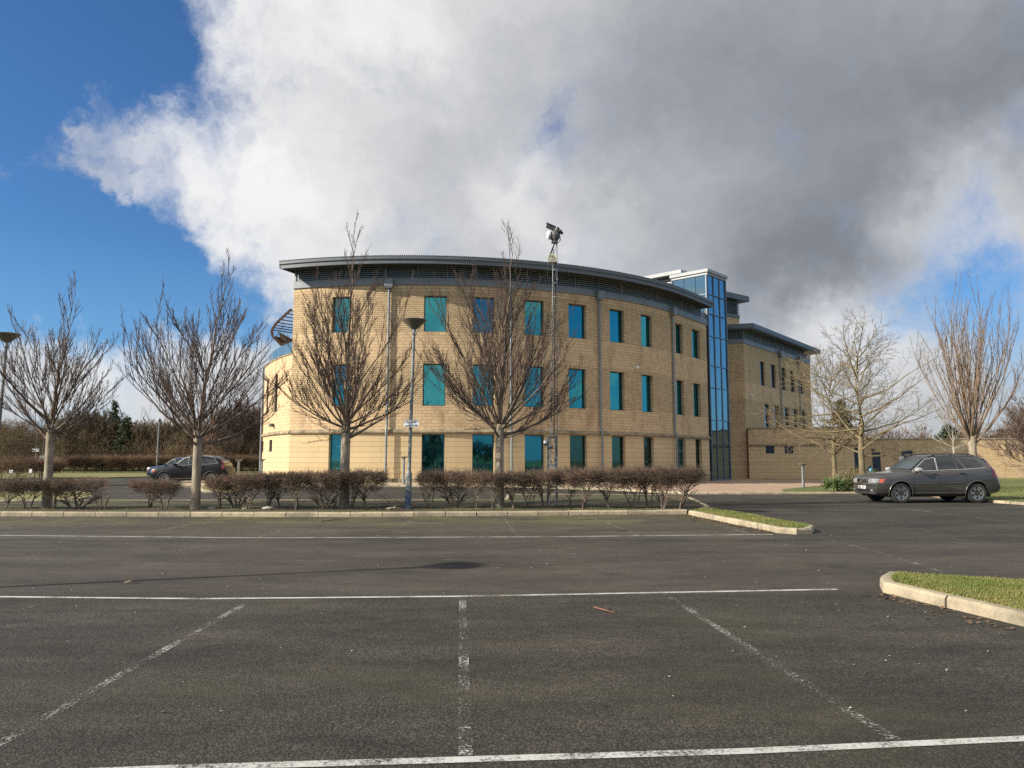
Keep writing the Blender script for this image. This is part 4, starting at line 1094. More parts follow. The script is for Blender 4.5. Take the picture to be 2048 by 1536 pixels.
def bed_tree(px, py, ptop, half, seed, label, hcpx, lean, npr=30, tr=.135, low=.62):
    b = G(px, py, Z0); H = A(px, ptop, b.y).z - Z0; hc = A(px, hcpx, b.y).z - Z0; W = half / F0 * b.y
    g, tp, trr = street_tree(seed, H, hc, W, tr, lean, npr, low)
    return tree_obj('bare_tree', label, b, g, tp, trr, TM, 'bare young trees along the hedge bed')
bed_tree(92, 1016, 586, 130, 11, 'bare tree with sparse thin leader, furthest left along the hedge bed', 862, (.5, 0), 20, .125, .8)
bed_tree(390, 1018, 548, 160, 23, 'wide bare tree whose trunk stands in front of the dark parked SUV', 872, (.75, 0), 27, .135, .76)
bed_tree(688, 1016, 462, 150, 37, 'tall bare tree in front of the glazed side door, left of the lamp column', 858, (.12, 0), 27, .145, .72)
bed_tree(999, 1015, 476, 158, 51, 'tall bare tree between the lamp column and the camera mast', 858, (.45, .2), 27, .135, .72)

def vase_tree(seed, H, hc, tr=.13):
    g = Grow(seed); r = g.r
    tp = [(0, 0, -.1), (0, 0, .1), (.0, .01, hc * .5), (.01, 0, hc), (.01, 0, hc + .2)]; trr = [tr * 1.3, tr * 1.05, tr * .95, tr * .98, tr * .8]
    for i in range(32):
        az = i * 2.4 + r.uniform(-.3, .3); ang = R_(r.uniform(6, 36)) if i > 5 else R_(r.uniform(38, 52))
        d = (math.cos(az) * math.sin(ang), math.sin(az) * math.sin(ang), math.cos(ang)); L = (H - hc) * r.uniform(.72, 1.02) * (1 if ang < .6 else .8)
        c = g.path((0, 0, hc - r.uniform(-.15, .35)), d, L, 12, .085, .05); g.limb.append((c, g.rad(12, r.uniform(.03, .055), .007)))
        g.ramify(c, L, [(8, .18, .42, .45, .6, .0145, .0065, 7, .055), (4, .15, .5, .30, .45, .0078, .005, 4, .08)])
    return g, tp, trr
b = G(1945, 989, .1); g, tp, trr = vase_tree(5, A(1945, 600, 34.5).z - .1, A(1945, 880, 34.5).z - .1, .17)
b = Vector((A(1945, 900, 34.5).x, 34.5, .1))
tree_obj('bare_tree', 'tall vase shaped bare tree on the lawn behind the grey estate SUV', b, g, tp, trr, (M['bark_pale'], M['twig_tan'], M['twig_tan']))
def layered_tree(seed, H, hc, W, tr):
    g = Grow(seed); r = g.r
    tp = [(0, 0, -.1), (0, 0, .1), (.02, .01, hc * .6), (.0, 0, hc), (.10, .04, hc + (H - hc) * .3), (-.08, .06, hc + (H - hc) * .62), (.05, .0, H * .93)]; trr = [tr * 1.3, tr * 1.05, tr * .9, tr * .85, tr * .42, tr * .17, .008]
    n = 34
    for i in range(n):
        f = i / n; h = hc * .88 + (H - hc) * .95 * f ** 1.05; az = i * 2.4 + r.uniform(-.3, .3)
        ang = R_(r.uniform(52, 98)) if f < .6 else R_(r.uniform(40, 70)); L = W * (1.14 - .66 * f ** 1.3) * r.uniform(.6, 1.15)
        d = (math.cos(az) * math.sin(ang), math.sin(az) * math.sin(ang), math.cos(ang))
        p, _ = g.at(tp[3:], 0) if h < hc else (Vector((0, 0, h)), 0)
        c = g.path((0, 0, h), d, L, 9, .03 + .02 * f, .085); g.limb.append((c, g.rad(9, (.011 + .0095 * L), .005)))
        g.ramify(c, L, [(9, .12, .80, .46, .16, .0105, .005, 6, .11), (6, .1, .75, .42, .12, .0064, .0045, 3, .14), (2.4, .15, .8, .45, .1, .005, .004, 2, .12)])
    return g, tp, trr
OM = (M['twig_ochre'], M['twig_ochre'], M['twig_ochre'])
b = Vector((A(1722, 900, 37.).x, 37., .05)); g, tp, trr = layered_tree(8, A(1700, 682, 37).z, A(1722, 900, 37).z * .95, 185 / F0 * 37, .165)
tree_obj('spreading_tree', 'larger mossy spreading bare tree in the flower bed beside the grey estate SUV', b, g, tp, trr, OM)
b = Vector((A(1667, 900, 40.).x, 40., .0)); g, tp, trr = layered_tree(15, A(1660, 722, 40).z, A(1667, 900, 40).z * .95, 150 / F0 * 40, .13)
tree_obj('spreading_tree', 'smaller mossy spreading bare tree left in the flower bed, behind the yucca', b, g, tp, trr, OM)
# slender birch in front of the boundary wall
b = Vector((A(1907, 900, 55).x, 55, -.2)); g, tp, trr = street_tree(77, A(1907, 780, 55).z + .2, 2.6, 2.6, .07, (.2, 0), 9, .5)
tree_obj('birch_tree', 'slender pale birch in front of the shaded boundary wall', b, g, tp, trr, (M['twig_birch'], M['twig_birch'], M['twig_birch']))

# ---- clipped hedge shrubs
def shrub_mesh(seed, w, d, h, cb, nt, nst, tl=.22, r0=.0048, spread=.55, dens_in=1.):
    g = Grow(seed); r = g.r; stems = []
    for i in range(nst):
        az = r.uniform(0, 2 * PI); o = r.uniform(.02, .10); p = (o * math.cos(az), o * math.sin(az), -.05)
        ang = R_(r.uniform(4, 26)); dd = (math.cos(az) * math.sin(ang), math.sin(az) * math.sin(ang), math.cos(ang))
        c = g.path(p, dd, cb * r.uniform(1.05, 1.3), 5, .02, .09); stems.append((c, g.rad(5, r.uniform(.022, .038), .014)))
        for j in range(6):
            t = r.uniform(.45, 1.); q, dr = g.at(c, min(t, .98)); az2 = r.uniform(0, 2 * PI); a2 = R_(r.uniform(30, 72))
            e = (math.cos(az2) * math.sin(a2) * w, math.sin(az2) * math.sin(a2) * d, math.cos(a2) * .9)
            c2 = g.path(q, Vector(e).normalized(), r.uniform(.25, .55) * w, 4, .03, .14); stems.append((c2, g.rad(4, .012, .005)))
    for i in range(nt):
        while True:
            x, y, z = r.uniform(-1, 1), r.uniform(-1, 1), r.uniform(0, 1)
            lim = (.60 + .40 * min(1, z * 1.9)) * (1 - .10 * max(0, z - .8) / .2)
            if (abs(x) ** 2.6 + abs(y) ** 2.6) < lim ** 2.6: break
        edge = max(abs(x), abs(y))
        if edge < .45 and z < .7 and r.random() > dens_in * .5: continue
        p = (x * w / 2, y * d / 2, cb + (z ** .8) * (h - cb) * .95)
        az = math.atan2(y, x) + r.gauss(0, 1.0); a = R_(r.uniform(15, 100)); e = (math.cos(az) * math.sin(a), math.sin(az) * math.sin(a), math.cos(a) * (.55 if z > .82 else 1))
        l = tl * r.uniform(.5, 1.3); c = g.path(p, e, l, 3, 0, .22); g.twig.append((c, [r0, r0 * .9, r0 * .75, r0 * .5]))
    return stems, g.twig
def shrub_proto(name, seed, mat, *a, **k):
    st, tw = shrub_mesh(seed, *a, **k); return tubes_mesh('stem', st, 6, M['bark'] if mat is M['hedge_twig'] else mat), tubes_mesh('crown', tw, 3, mat)
PR = [shrub_proto('s', 100 + i, M['hedge_twig'], 1.0, .95, 1.0, .42 + .05 * (i % 3), 1500, 2 + i % 4) for i in range(6)]
THIN = shrub_proto('s', 140, M['hedge_twig'], .8, .6, 1.0, .5, 60, 3, .3)
def bed_shrub(px, py, wpx, ytop, k, label, thin=False, sink=0):
    b = G(px, py, Z0); h = A(px, ytop, b.y).z - Z0; w = wpx / F0 * b.y
    o = thing('hedge_shrub', label, 'hedge shrub', b, k * 1.3, 'clipped bare shrubs of the hedge bed')
    p = THIN if thin else PR[k % 6]; o.scale = (w, min(1.15, max(.75, w * .95)), h)
    s = put('stem', p[0], o); c = put('crown', p[1], o); return o
S_ = [ # x, base y, width px, top y, variant, label
 (8, 1017, 60, 966, 0, 'small clipped shrub cut by the left edge of the frame'),
 (52, 1018, 64, 962, 1, 'small clipped shrub just left of the leftmost bare tree'),
 (108, 1019, 34, 964, 2, 'narrow shrub touching the right side of the leftmost bare tree trunk'),
 (152, 1018, 96, 959, 3, 'broad umbrella shaped shrub with dark forked stems, right of the leftmost tree'),
 (206, 1019, 56, 962, 4, 'thin open leafless shrub at the left side of the wide hedge gap'),
 (297, 1016, 66, 962, 5, 'low rounded shrub at the right side of the wide hedge gap'),
 (326, 1019, 62, 964, 0, 'low flat topped shrub just left of the tree before the dark SUV'),
 (440, 1018, 58, 956, 1, 'low flat shrub just right of the tree before the dark SUV'),
 (472, 1016, 62, 953, 2, 'clipped shrub with twin pale stems, under the low wing corner'),
 (494, 1019, 70, 951, 3, 'clipped shrub with a stout forked pale stem and stone at its foot'),
 (534, 1017, 54, 950, 4, 'narrow single stemmed shrub with a bent trunk above a flat stone'),
 (562, 1017, 76, 949, 5, 'full clipped shrub with three dark stems in front of the pale wing'),
 (595, 1020, 56, 948, 0, 'clipped shrub on one straight thin stem'),
 (646, 1019, 74, 946, 1, 'dense clipped shrub just left of the tall tree by the side door'),
 (668, 1016, 44, 947, 2, 'dark shrub hard against the left of the trunk by the side door'),
 (702, 1018, 46, 946, 3, 'shrub hard against the right of the trunk by the side door'),
 (735, 1018, 84, 944, 4, 'dense clipped shrub at the end of the left hedge, leaning towards the lamp column'),
 (858, 1017, 44, 946, 5, 'upright shrub, first right of the lamp column'),
 (906, 1015, 76, 944, 0, 'clipped shrub with a slanting trunk, second right of the lamp column'),
 (951, 1017, 50, 946, 1, 'slim stemmed shrub just left of the tree before the mast'),
 (984, 1019, 48, 947, 2, 'shrub wrapped round the left foot of the tree before the mast'),
 (1030, 1017, 60, 946, 3, 'clipped shrub just right of the tree before the mast'),
 (1060, 1014, 46, 947, 4, 'sparse shrub left of the mast foot'),
 (1092, 1016, 60, 944, 5, 'clipped shrub at the foot of the camera mast'),
 (1138, 1016, 62, 942, 0, 'clipped shrub with a twiggy base, first right of the mast'),
 (1164, 1018, 66, 941, 1, 'dense clipped shrub with a bundle of dark stems, second right of the mast'),
 (1222, 1017, 78, 940, 2, 'dense clipped shrub with a wide bundle of stems under the window right of the mast'),
 (1268, 1017, 60, 940, 3, 'clipped shrub with crossed thin stems in the right hedge'),
 (1300, 1017, 58, 940, 4, 'clipped shrub with straight thin stems in the right hedge'),
 (1326, 1018, 50, 940, 5, 'clipped shrub with a curved stem, last but one at the right hedge end'),
 (1358, 1019, 92, 939, 0, 'bushy flared shrub ending the hedge beside the grass tongue')]
for i, (x, y, w, t, k, l) in enumerate(S_): bed_shrub(x, y, w, t, k + i // 6, l, thin=(x in (206,)))

# ---- far hedge, wood, and planting at the edges
FH = [shrub_proto('f', 200 + i, M['hedge_far'], 3.0, 1.6, 1.0, .36, 1300, 3, .5, .014, dens_in=1.6) for i in range(3)]
n = 0
def far_shrub(x, Y, w, h, label='clipped brown shrub of the long far hedge before the wood', group='far hedge shrubs', d=1.6, z=.05):
    global n; n += 1
    o = thing('hedge_shrub', label, 'hedge shrub', (x, Y, z), 0, group); p = FH[n % 3]; o.scale = (w / 3. * (1 if n % 2 else -1), d / 1.6, h); put('stem', p[0], o); put('crown', p[1], o); return o
for px in list(range(146, 570, 24)):
    b = A(px, 930, 84 + (px - 146) * .006); far_shrub(b.x, b.y, 1.9, A(px, 919, b.y).z)
for px, Y, w, yt, l in ((35, 62, 2.4, 926, 'low brown shrub left of the sign pole on the far verge'), (82, 60, 2.4, 925, 'dark clipped shrub behind the leftmost tree trunk on the far verge'), (104, 62, 1.8, 927, 'brown clipped shrub right behind the leftmost tree trunk'), (5, 66, 3, 921, 'brown hedge piece at the far left edge')):
    b = A(px, 930, Y); far_shrub(b.x, Y, w, A(px, yt, Y).z, l, None)
for px in (30, 60, 90, 118):
    b = A(px, 930, 88); far_shrub(b.x, 88, 2.6, A(px, 921, 88).z, 'clipped brown shrub in the far hedge left of the sign pole', 'far left hedge shrubs')
def wood_tree(seed, H, W, mat):
    g, tp, trr = street_tree(seed, H, H * .14, W, .14, (0, 0), 34, .5, 1, [(10, .1, .7, .45, .30, .026, .018, 4, .1), (7, .1, .7, .5, .2, .019, .015, 3, .14), (3, .15, .8, .5, .12, .016, .013, 2, .14)])
    g.limb = [(p, [max(.014, x) for x in r]) for p, r in g.limb]
    mb = MB(); mb.tube(tp, trr, 7); return (mb.mesh('trunk', [mat], 60), tubes_mesh('crown', g.twig + g.limb, 3, mat))
WT = [wood_tree(301, 9.2, 3.6, M['wood1']), wood_tree(302, 8.6, 3.3, M['wood2']), wood_tree(303, 10, 3.4, M['wood3']), wood_tree(304, 8.2, 4.0, M['wood1'])]
WL = ['olive brown bare tree in the wood behind the far hedge', 'russet bare tree in the wood behind the far hedge', 'grey brown bare tree in the wood behind the far hedge']
def wtree(x, Y, k, sc, label=None, group='bare trees of the wood behind the far hedge', z=0, s2=None):
    o = thing('bare_tree', label or WL[(0, 1, 2, 0)[k]], 'tree', (x, Y, z), random.Random(int(x * 77 + Y)).uniform(0, 6), group); s2 = s2 or sc; o.scale = (s2, s2, sc)
    put('trunk', WT[k][0], o); put('crown', WT[k][1], o); return o
rr = random.Random(4)
for i, px in enumerate(range(-60, 640, 24)):
    Y = 98 + rr.uniform(-6, 8) + (i % 2) * 8; b = A(px + rr.uniform(-8, 8), 900, Y)
    top = 845 if px < 110 else 812 if px < 230 else 840 if px < 350 else 825 if px < 430 else 800
    sc = (A(px, top - 6 + rr.uniform(-14, 14), Y).z) / 9.0
    wtree(b.x, Y, 0 if px < 330 and rr.random() < .75 else rr.choice((1, 1, 2)) if px > 380 else rr.randrange(4), sc, s2=max(.85, sc * .95))
for i, px in enumerate((20, 75, 150, 215, 240, 480, 530, 560, 590)):
    Y = 112; b = A(px, 900, Y); sc = A(px, (850, 845, 822, 828, 840, 800, 795, 800, 805)[i], Y).z / 9; wtree(b.x, Y, (0, 3, 0, 0, 3, 1, 2, 1, 2)[i], sc)
def twig_mass(name, label, mat, spots, n, tl, r0, seed, kind='stuff'):
    g = Grow(seed); r = g.r
    for i in range(n):
        x0, x1, y0, y1, h = r.choice(spots); x = r.uniform(x0, x1); y = r.uniform(y0, y1); hh = h * (.75 + .25 * math.sin(x * .9) * math.sin(x * .37 + 1)) 
        p = (x, y, r.random() ** .8 * hh); az = r.uniform(0, 6.28); a = R_(r.uniform(5, 85))
        c = g.path(p, (math.cos(az) * math.sin(a), math.sin(az) * math.sin(a), math.cos(a)), tl * r.uniform(.5, 1.4), 3, .1, .2); g.twig.append((c, [r0, r0, r0 * .8, r0 * .5]))
    o = put(name, tubes_mesh(name, g.twig, 3, mat)); tag(o, label, None, None, kind); return o
twig_mass('undergrowth', 'tangled brown undergrowth of the wood behind the far hedge', M['wood1'], [(-95, -24, 96, 104, 5.2), (-95, -24, 94, 98, 3.4)], 26000, 1.2, .024, 9)
twig_mass('undergrowth', 'tangled brown growth behind the boundary wall', M['wood2'], [(40, 90, 92, 104, 5.6)], 12000, 1.1, .022, 19)
def conifer(seed, H, W, layers, mat, tip=.35):
    r = np.random.RandomState(seed); C = []; 
    for i in range(layers):
        f = i / layers; z = H * (.12 + .86 * f); R0 = W * (1 - f) ** .75 * r.uniform(.75, 1.15) + .25
        m = int(5 + 9 * (1 - f))
        for a in r.uniform(0, 2 * np.pi, m):
            L = R0 * r.uniform(.6, 1.1); t = r.uniform(.15, 1, int(14 + L * 10)); 
            q = np.stack([np.cos(a) * L * t, np.sin(a) * L * t, z + .18 * L * t * (1 - t) * 2 + .10 * L * t ** 2], 1) + r.normal(0, .13, (len(t), 3)); C.append(q)
    C = np.concatenate(C); n = len(C); U = r.normal(0, 1, (n, 3)); U /= np.linalg.norm(U, axis=1, keepdims=True); V = r.normal(0, 1, (n, 3)); V[:, 2] = np.abs(V[:, 2]) * .7; V -= U * (U * V).sum(1, keepdims=True); V /= np.linalg.norm(V, axis=1, keepdims=True)
    mb = MB(); mb.tube([(0, 0, -.1), (0, 0, H * .5), (0, 0, H)], [.2, .12, .02], 7)
    return mb.mesh('trunk', [M['bark']], 60), cards_mesh('crown', C, U * r.uniform(.06, .14, (n, 1)), V * r.uniform(.12, .24, (n, 1)), mat)
CN = [conifer(3, 9.5, 3.4, 22, M['pine']), conifer(7, 8, 2.6, 18, M['pine'])]
def ctree(px, ytop, Y, k, label, wide=1., sink=0):
    b = A(px, 900, Y); o = thing('pine_tree', label, 'tree', (b.x, Y, gz(b.x, Y)), px * .1); s = A(px, ytop, Y).z / (9.5, 8)[k]; o.scale = (s * wide, s * wide, s); put('trunk', CN[k][0], o); put('crown', CN[k][1], o); return o
ctree(226, 800, 99, 0, 'dark broad pine standing out of the brown wood at the left', .6)
ctree(252, 832, 97, 1, 'smaller dark pine right of the broad pine in the wood', 1.0)
ctree(1684, 792, 92, 0, 'dark evergreen behind the spreading trees and the low block', .85)
ctree(1898, 842, 96, 1, 'dark evergreen behind the birch, beyond the boundary wall', 1.5)
ctree(2010, 850, 98, 1, 'broad dark evergreen beyond the sunlit boundary wall', 1.9)
for i, (px, yt) in enumerate(((1765, 862), (1800, 850), (1850, 845), (1935, 838), (1985, 846), (2040, 834), (2085, 825), (2150, 830))):
    Y = 94 + (i % 3) * 5; b = A(px, 900, Y); wtree(b.x, Y, (1, 3, 1, 0, 3, 0, 2, 2)[i], A(px, yt, Y).z / 9., 'brown bare tree beyond the boundary wall at the right', 'bare trees beyond the boundary wall', gz(b.x, Y), .85)
b = A(2060, 800, 60); wtree(b.x, 60, 2, A(2060, 770, 60).z / 9., 'grey bare tree on the lawn reaching in at the right edge', None, -.3, .9)
# bush at the left edge and flower bed plants
b = A(12, 950, 44); o = thing('bush', 'large untidy olive bush at the far left edge, below the lamp', 'bush', (b.x, 44, 0)); st, tw = shrub_mesh(400, 3.6, 2.4, A(12, 838, 44).z, .3, 3600, 8, .45, .008)
put('stem', tubes_mesh('stem', st, 6, M['wood1']), o); put('crown', tubes_mesh('crown', tw, 3, M['wood1']), o)
def leafy(name, label, px, py, Y, w, h, n, mat, seed, size=.05):
    b = A(px, py, Y); r = np.random.RandomState(seed); z0 = gz(b.x, Y) + .1
    o = thing(name, label, 'shrub', (b.x, Y, z0)); th = r.uniform(0, 2 * np.pi, n); ph = np.arccos(r.uniform(-.1, 1, n)); rad = r.uniform(.55, 1.02, n) * (1 + .18 * np.sin(3 * th + seed) * np.sin(4 * ph))
    C = np.stack([np.cos(th) * np.sin(ph) * rad * w / 2, np.sin(th) * np.sin(ph) * rad * w / 2, np.cos(ph) * rad * h * .95 + .05], 1)
    N = C / (np.linalg.norm(C, axis=1, keepdims=True) + .01) + r.normal(0, .6, (n, 3)); V = N / np.linalg.norm(N, axis=1, keepdims=True); U = np.cross(V, r.normal(0, 1, (n, 3))); U /= np.linalg.norm(U, axis=1, keepdims=True)
    put('foliage', cards_mesh('foliage', C, U * size * .5, V * size * r.uniform(.6, 1.4, (n, 1)), mat), o)
    st, tw = shrub_mesh(seed, w * .9, w * .9, h, .15, 260, 5, .3, .006); put('stem', tubes_mesh('stem', st + tw, 4, M['twig_tan']), o); return o
leafy('flowering_shrub', 'low yellow green shrub right of the yucca in the flower bed', 1692, 960, 36.2, 1.25, .85, 1500, M['leaf_green'], 61)
leafy('flowering_shrub', 'rounded leafy shrub between the two spreading tree trunks', 1706, 955, 37.4, 1.35, 1.05, 1700, M['leaf_green'], 62)
leafy('flowering_shrub', 'low leafy shrub behind the larger spreading trunk, by the SUV bonnet', 1745, 955, 38.5, 1.4, .9, 1300, M['leaf_green'], 63)
def yucca(px, py, Y, s, seed):
    b = A(px, py, Y); z0 = gz(b.x, Y) + .1; o = thing('yucca', 'spiky pale green yucca at the left end of the flower bed', 'plant', (b.x, Y, z0)); r = random.Random(seed); mb = MB()
    for c0 in ((-.28, 0), (.22, .1), (.0, -.2), (.45, -.05)):
        for i in range(60):
            az = r.uniform(0, 6.28); a = R_(r.uniform(8, 92)); L = r.uniform(.45, .75) * s; w = .028 * s
            d = Vector((math.cos(az) * math.sin(a), math.sin(az) * math.sin(a), math.cos(a))); sd_ = Vector((-math.sin(az), math.cos(az), 0)) * w; p = Vector((c0[0] * s, c0[1] * s, .12)); m_ = p + d * L * .55 + Vector((0, 0, .04)); e = p + d * L + Vector((0, 0, -.10 * math.sin(a)))
            i0 = mb.add([p - sd_ * .6, p + sd_ * .6, m_ + sd_, m_ - sd_, e]); mb.face(i0[:4]); mb.face((i0[3], i0[2], i0[4]))
    build('leaf_rosette', mb, M['leaf_pale'], o); return o
yucca(1666, 965, 35.6, 1.0, 3)
# trees behind the photographer, seen only as reflections in the glass
for i in range(9):
    x = -42 + i * 11 + rr.uniform(-2, 2); Y = -52 + rr.uniform(-5, 5)
    if i % 2: o = thing('pine_tree', 'evergreen across the car park behind the viewpoint', 'tree', (x, Y, 0), i, 'evergreens behind the viewpoint'); o.scale = (1.1, 1.1, .9); put('trunk', CN[i % 4 // 2][0], o); put('crown', CN[i % 4 // 2][1], o)
    else: wtree(x, Y, (0, 3)[i % 4 // 2], .95, 'bare tree across the car park behind the viewpoint', 'bare trees behind the viewpoint')
twig_mass('undergrowth', 'dark hedge and scrub across the car park behind the viewpoint', M['pine'], [(-60, 60, -50, -47, 4.2)], 9000, 1.3, .05, 29)
# ---- turf blades, leaf litter, grit
def blades(name, poly, n, h, z, mat, seed, label, ymax=1e9):
    r = np.random.RandomState(seed); P = np.array([(p[0], p[1]) for p in poly]); mn, mx = P.min(0), P.max(0); mx[1] = min(mx[1], ymax); mx[0] = min(mx[0], 12 if name == 'x' else mx[0])
    q = r.uniform(mn, mx, (n * 3, 2)); ins = np.zeros(len(q), bool); j = len(P) - 1
    for i in range(len(P)):
        a, b = P[i], P[j]; c = ((a[1] > q[:, 1]) != (b[1] > q[:, 1])) & (q[:, 0] < (b[0] - a[0]) * (q[:, 1] - a[1]) / (b[1] - a[1] + 1e-12) + a[0]); ins ^= c; j = i
    q = q[ins][:n]; n = len(q); zz = np.array([gz(x, y) for x, y in q]) + z
    C = np.c_[q, zz]; az = r.uniform(0, 2 * np.pi, n); U = np.c_[np.cos(az), np.sin(az), np.zeros(n)] * r.uniform(.003, .006, (n, 1)); V = r.normal(0, .35, (n, 3)); V[:, 2] = 1; V *= (h * r.uniform(.25, .6, n))[:, None]
    o = put(name, cards_mesh(name, C, U, V, mat)); tag(o, label, None, None, 'stuff')
nearp = N
blades('grass', shrink(nearp, .13), 70000, .040, .12, M['grass'], 1, 'short grass growing on the near right island')
blades('grass', TG, 14000, .05, .12, M['grass'], 2, 'short grass growing on the tongue beside the hedge')
blades('grass', [G(1950, 998), G(2100, 1010), G(2100, 975), G(1900, 975)], 9000, .07, .09, M['grass'], 3, 'short grass growing on the lawn by the grey SUV')
blades('moss', [K0 + Vector((3, .2, 0)), K3 + Vector((0, .2, 0)), K3 + Vector((0, 1.8, 0)), K0 + Vector((3, 1.6, 0))], 9000, .05, .09, M['grass'], 4, 'patchy moss and weeds under the hedge')
def scatter(name, pts, mat, size, label, seed):
    r = np.random.RandomState(seed); n = len(pts); C = np.array(pts); az = r.uniform(0, 6.28, n); s = size * r.uniform(.4, 1.3, (n, 1))
    U = np.c_[np.cos(az), np.sin(az), r.normal(0, .25, n)] * s * .5; V = np.c_[-np.sin(az), np.cos(az), r.normal(.12, .2, n)] * s * .5
    o = put(name, cards_mesh(name, C, U, V, mat)); tag(o, label, None, None, 'stuff')
r_ = random.Random(12); pts = []
for i in range(900):
    t = r_.random(); e = T[0].lerp(T[1], t); dd_ = abs(r_.gauss(0, .28)) + .03; dirv = (T[1] - T[0]).normalized(); pts.append(tuple(e + Vector((dirv.y, -dirv.x, 0)) * dd_ * (1.5 - t)) [:2] + (.012,))
for i in range(650):
    t = r_.random() ** .7; e = K0.lerp(K3, .25 + .75 * t); pts.append((e.x, K2.y + (K3.y - K2.y) * t - .04 - abs(r_.gauss(0, .16)) - (.35 * (t > .8)) * r_.random(), .012))
for i in range(900):
    t = r_.random(); e = K1.lerp(K3, t); pts.append((e.x, e.y + r_.uniform(.2, 1.5), .125))
for i in range(110):
    t = r_.random(); e = N[-2].lerp(N[-3], t) if False else G(1765, 1186).lerp(G(2048, 1256), t); pts.append((e.x - abs(r_.gauss(0, .18)) - .02, e.y - abs(r_.gauss(0, .10)) - .03, .010))
scatter('leaf_litter', pts, M['dead_leaf'], .042, 'dry brown leaves gathered along the kerbs', 5)
pts = [(r_.uniform(-12, 14), r_.uniform(3.6, 21), .008) for i in range(700)]
scatter('grit', pts, M['grit'], .020, 'pale grit and flakes scattered over the asphalt', 6)
pts = [(r_.uniform(2.2, 7.5), r_.uniform(6.0, 8.8), .008) for i in range(50)]
scatter("leaf_flakes", pts, M["grit"], .02, 'small pale leaves lying flat on the asphalt by the near island', 7)
def sticks(name, label, lines, mat, r0):
    mb = MB()
    for l in lines: mb.tube(l, [r0] * (len(l) - 1) + [r0 * .4], 6)
    tag(build(name, mb, mat, None, 50), label, 'stick')
g_ = lambda x, y, z=.015: G(x, y, z)
sticks('fallen_twig', 'thin reddish forked twig lying on the asphalt of the middle bay', [[g_(1188, 1214), g_(1206, 1219, .03), g_(1229, 1225)], [g_(1206, 1219, .03), g_(1212, 1211, .03)]], M['stick_red'], .006)
sticks('fallen_branch', 'pale broken branch lying beside the foot of the lamp column', [[G(772, 1017, .13), G(790, 1015, .2), G(812, 1019, .13)], [G(776, 1020, .13), G(792, 1011, .25)]], M['stick'], .022)
sticks('fallen_branch', 'dark thin stick lying in the bay below the hedge kerb', [[g_(641, 1043), g_(668, 1039, .04), g_(700, 1037)]], M['bark'], .014)
sticks('fallen_twig', 'small dark twig beside the lamp shadow on the lane', [[g_(250, 1165), g_(262, 1162, .04), g_(276, 1164)]], M['bark'], .012)
sticks('fallen_branch', 'long bare branch arching from the end shrub to the lamp column', [[G(770, 988, .5), G(790, 1000, .42), G(812, 1014, .15)], [G(762, 990, .5), G(780, 1005, .3), G(770, 1012, .12)]], M['twig'], .009)
def stone(label, px, py, s):
    b = G(px, py, Z0); mb = MB(); r = random.Random(px)
    mb.lathe([(s * .7, -.02), (s, s * .2), (s * .85, s * .45), (s * .35, s * .58)], (0, 0, 0), 9)
    mb.v = [(x * r.uniform(.85, 1.25), y * r.uniform(.7, .9), z) for x, y, z in mb.v]
    o = build('stone', mb, M['grit'], None, 40, b); tag(o, label, 'stone')
stone('flat pale stone at the foot of the narrow bent shrub', 536, 1019, .17); stone('small pale stone left of the stout forked shrub', 489, 1019, .08); stone('pale stone at the foot of the tree before the dark SUV', 424, 1018, .10)
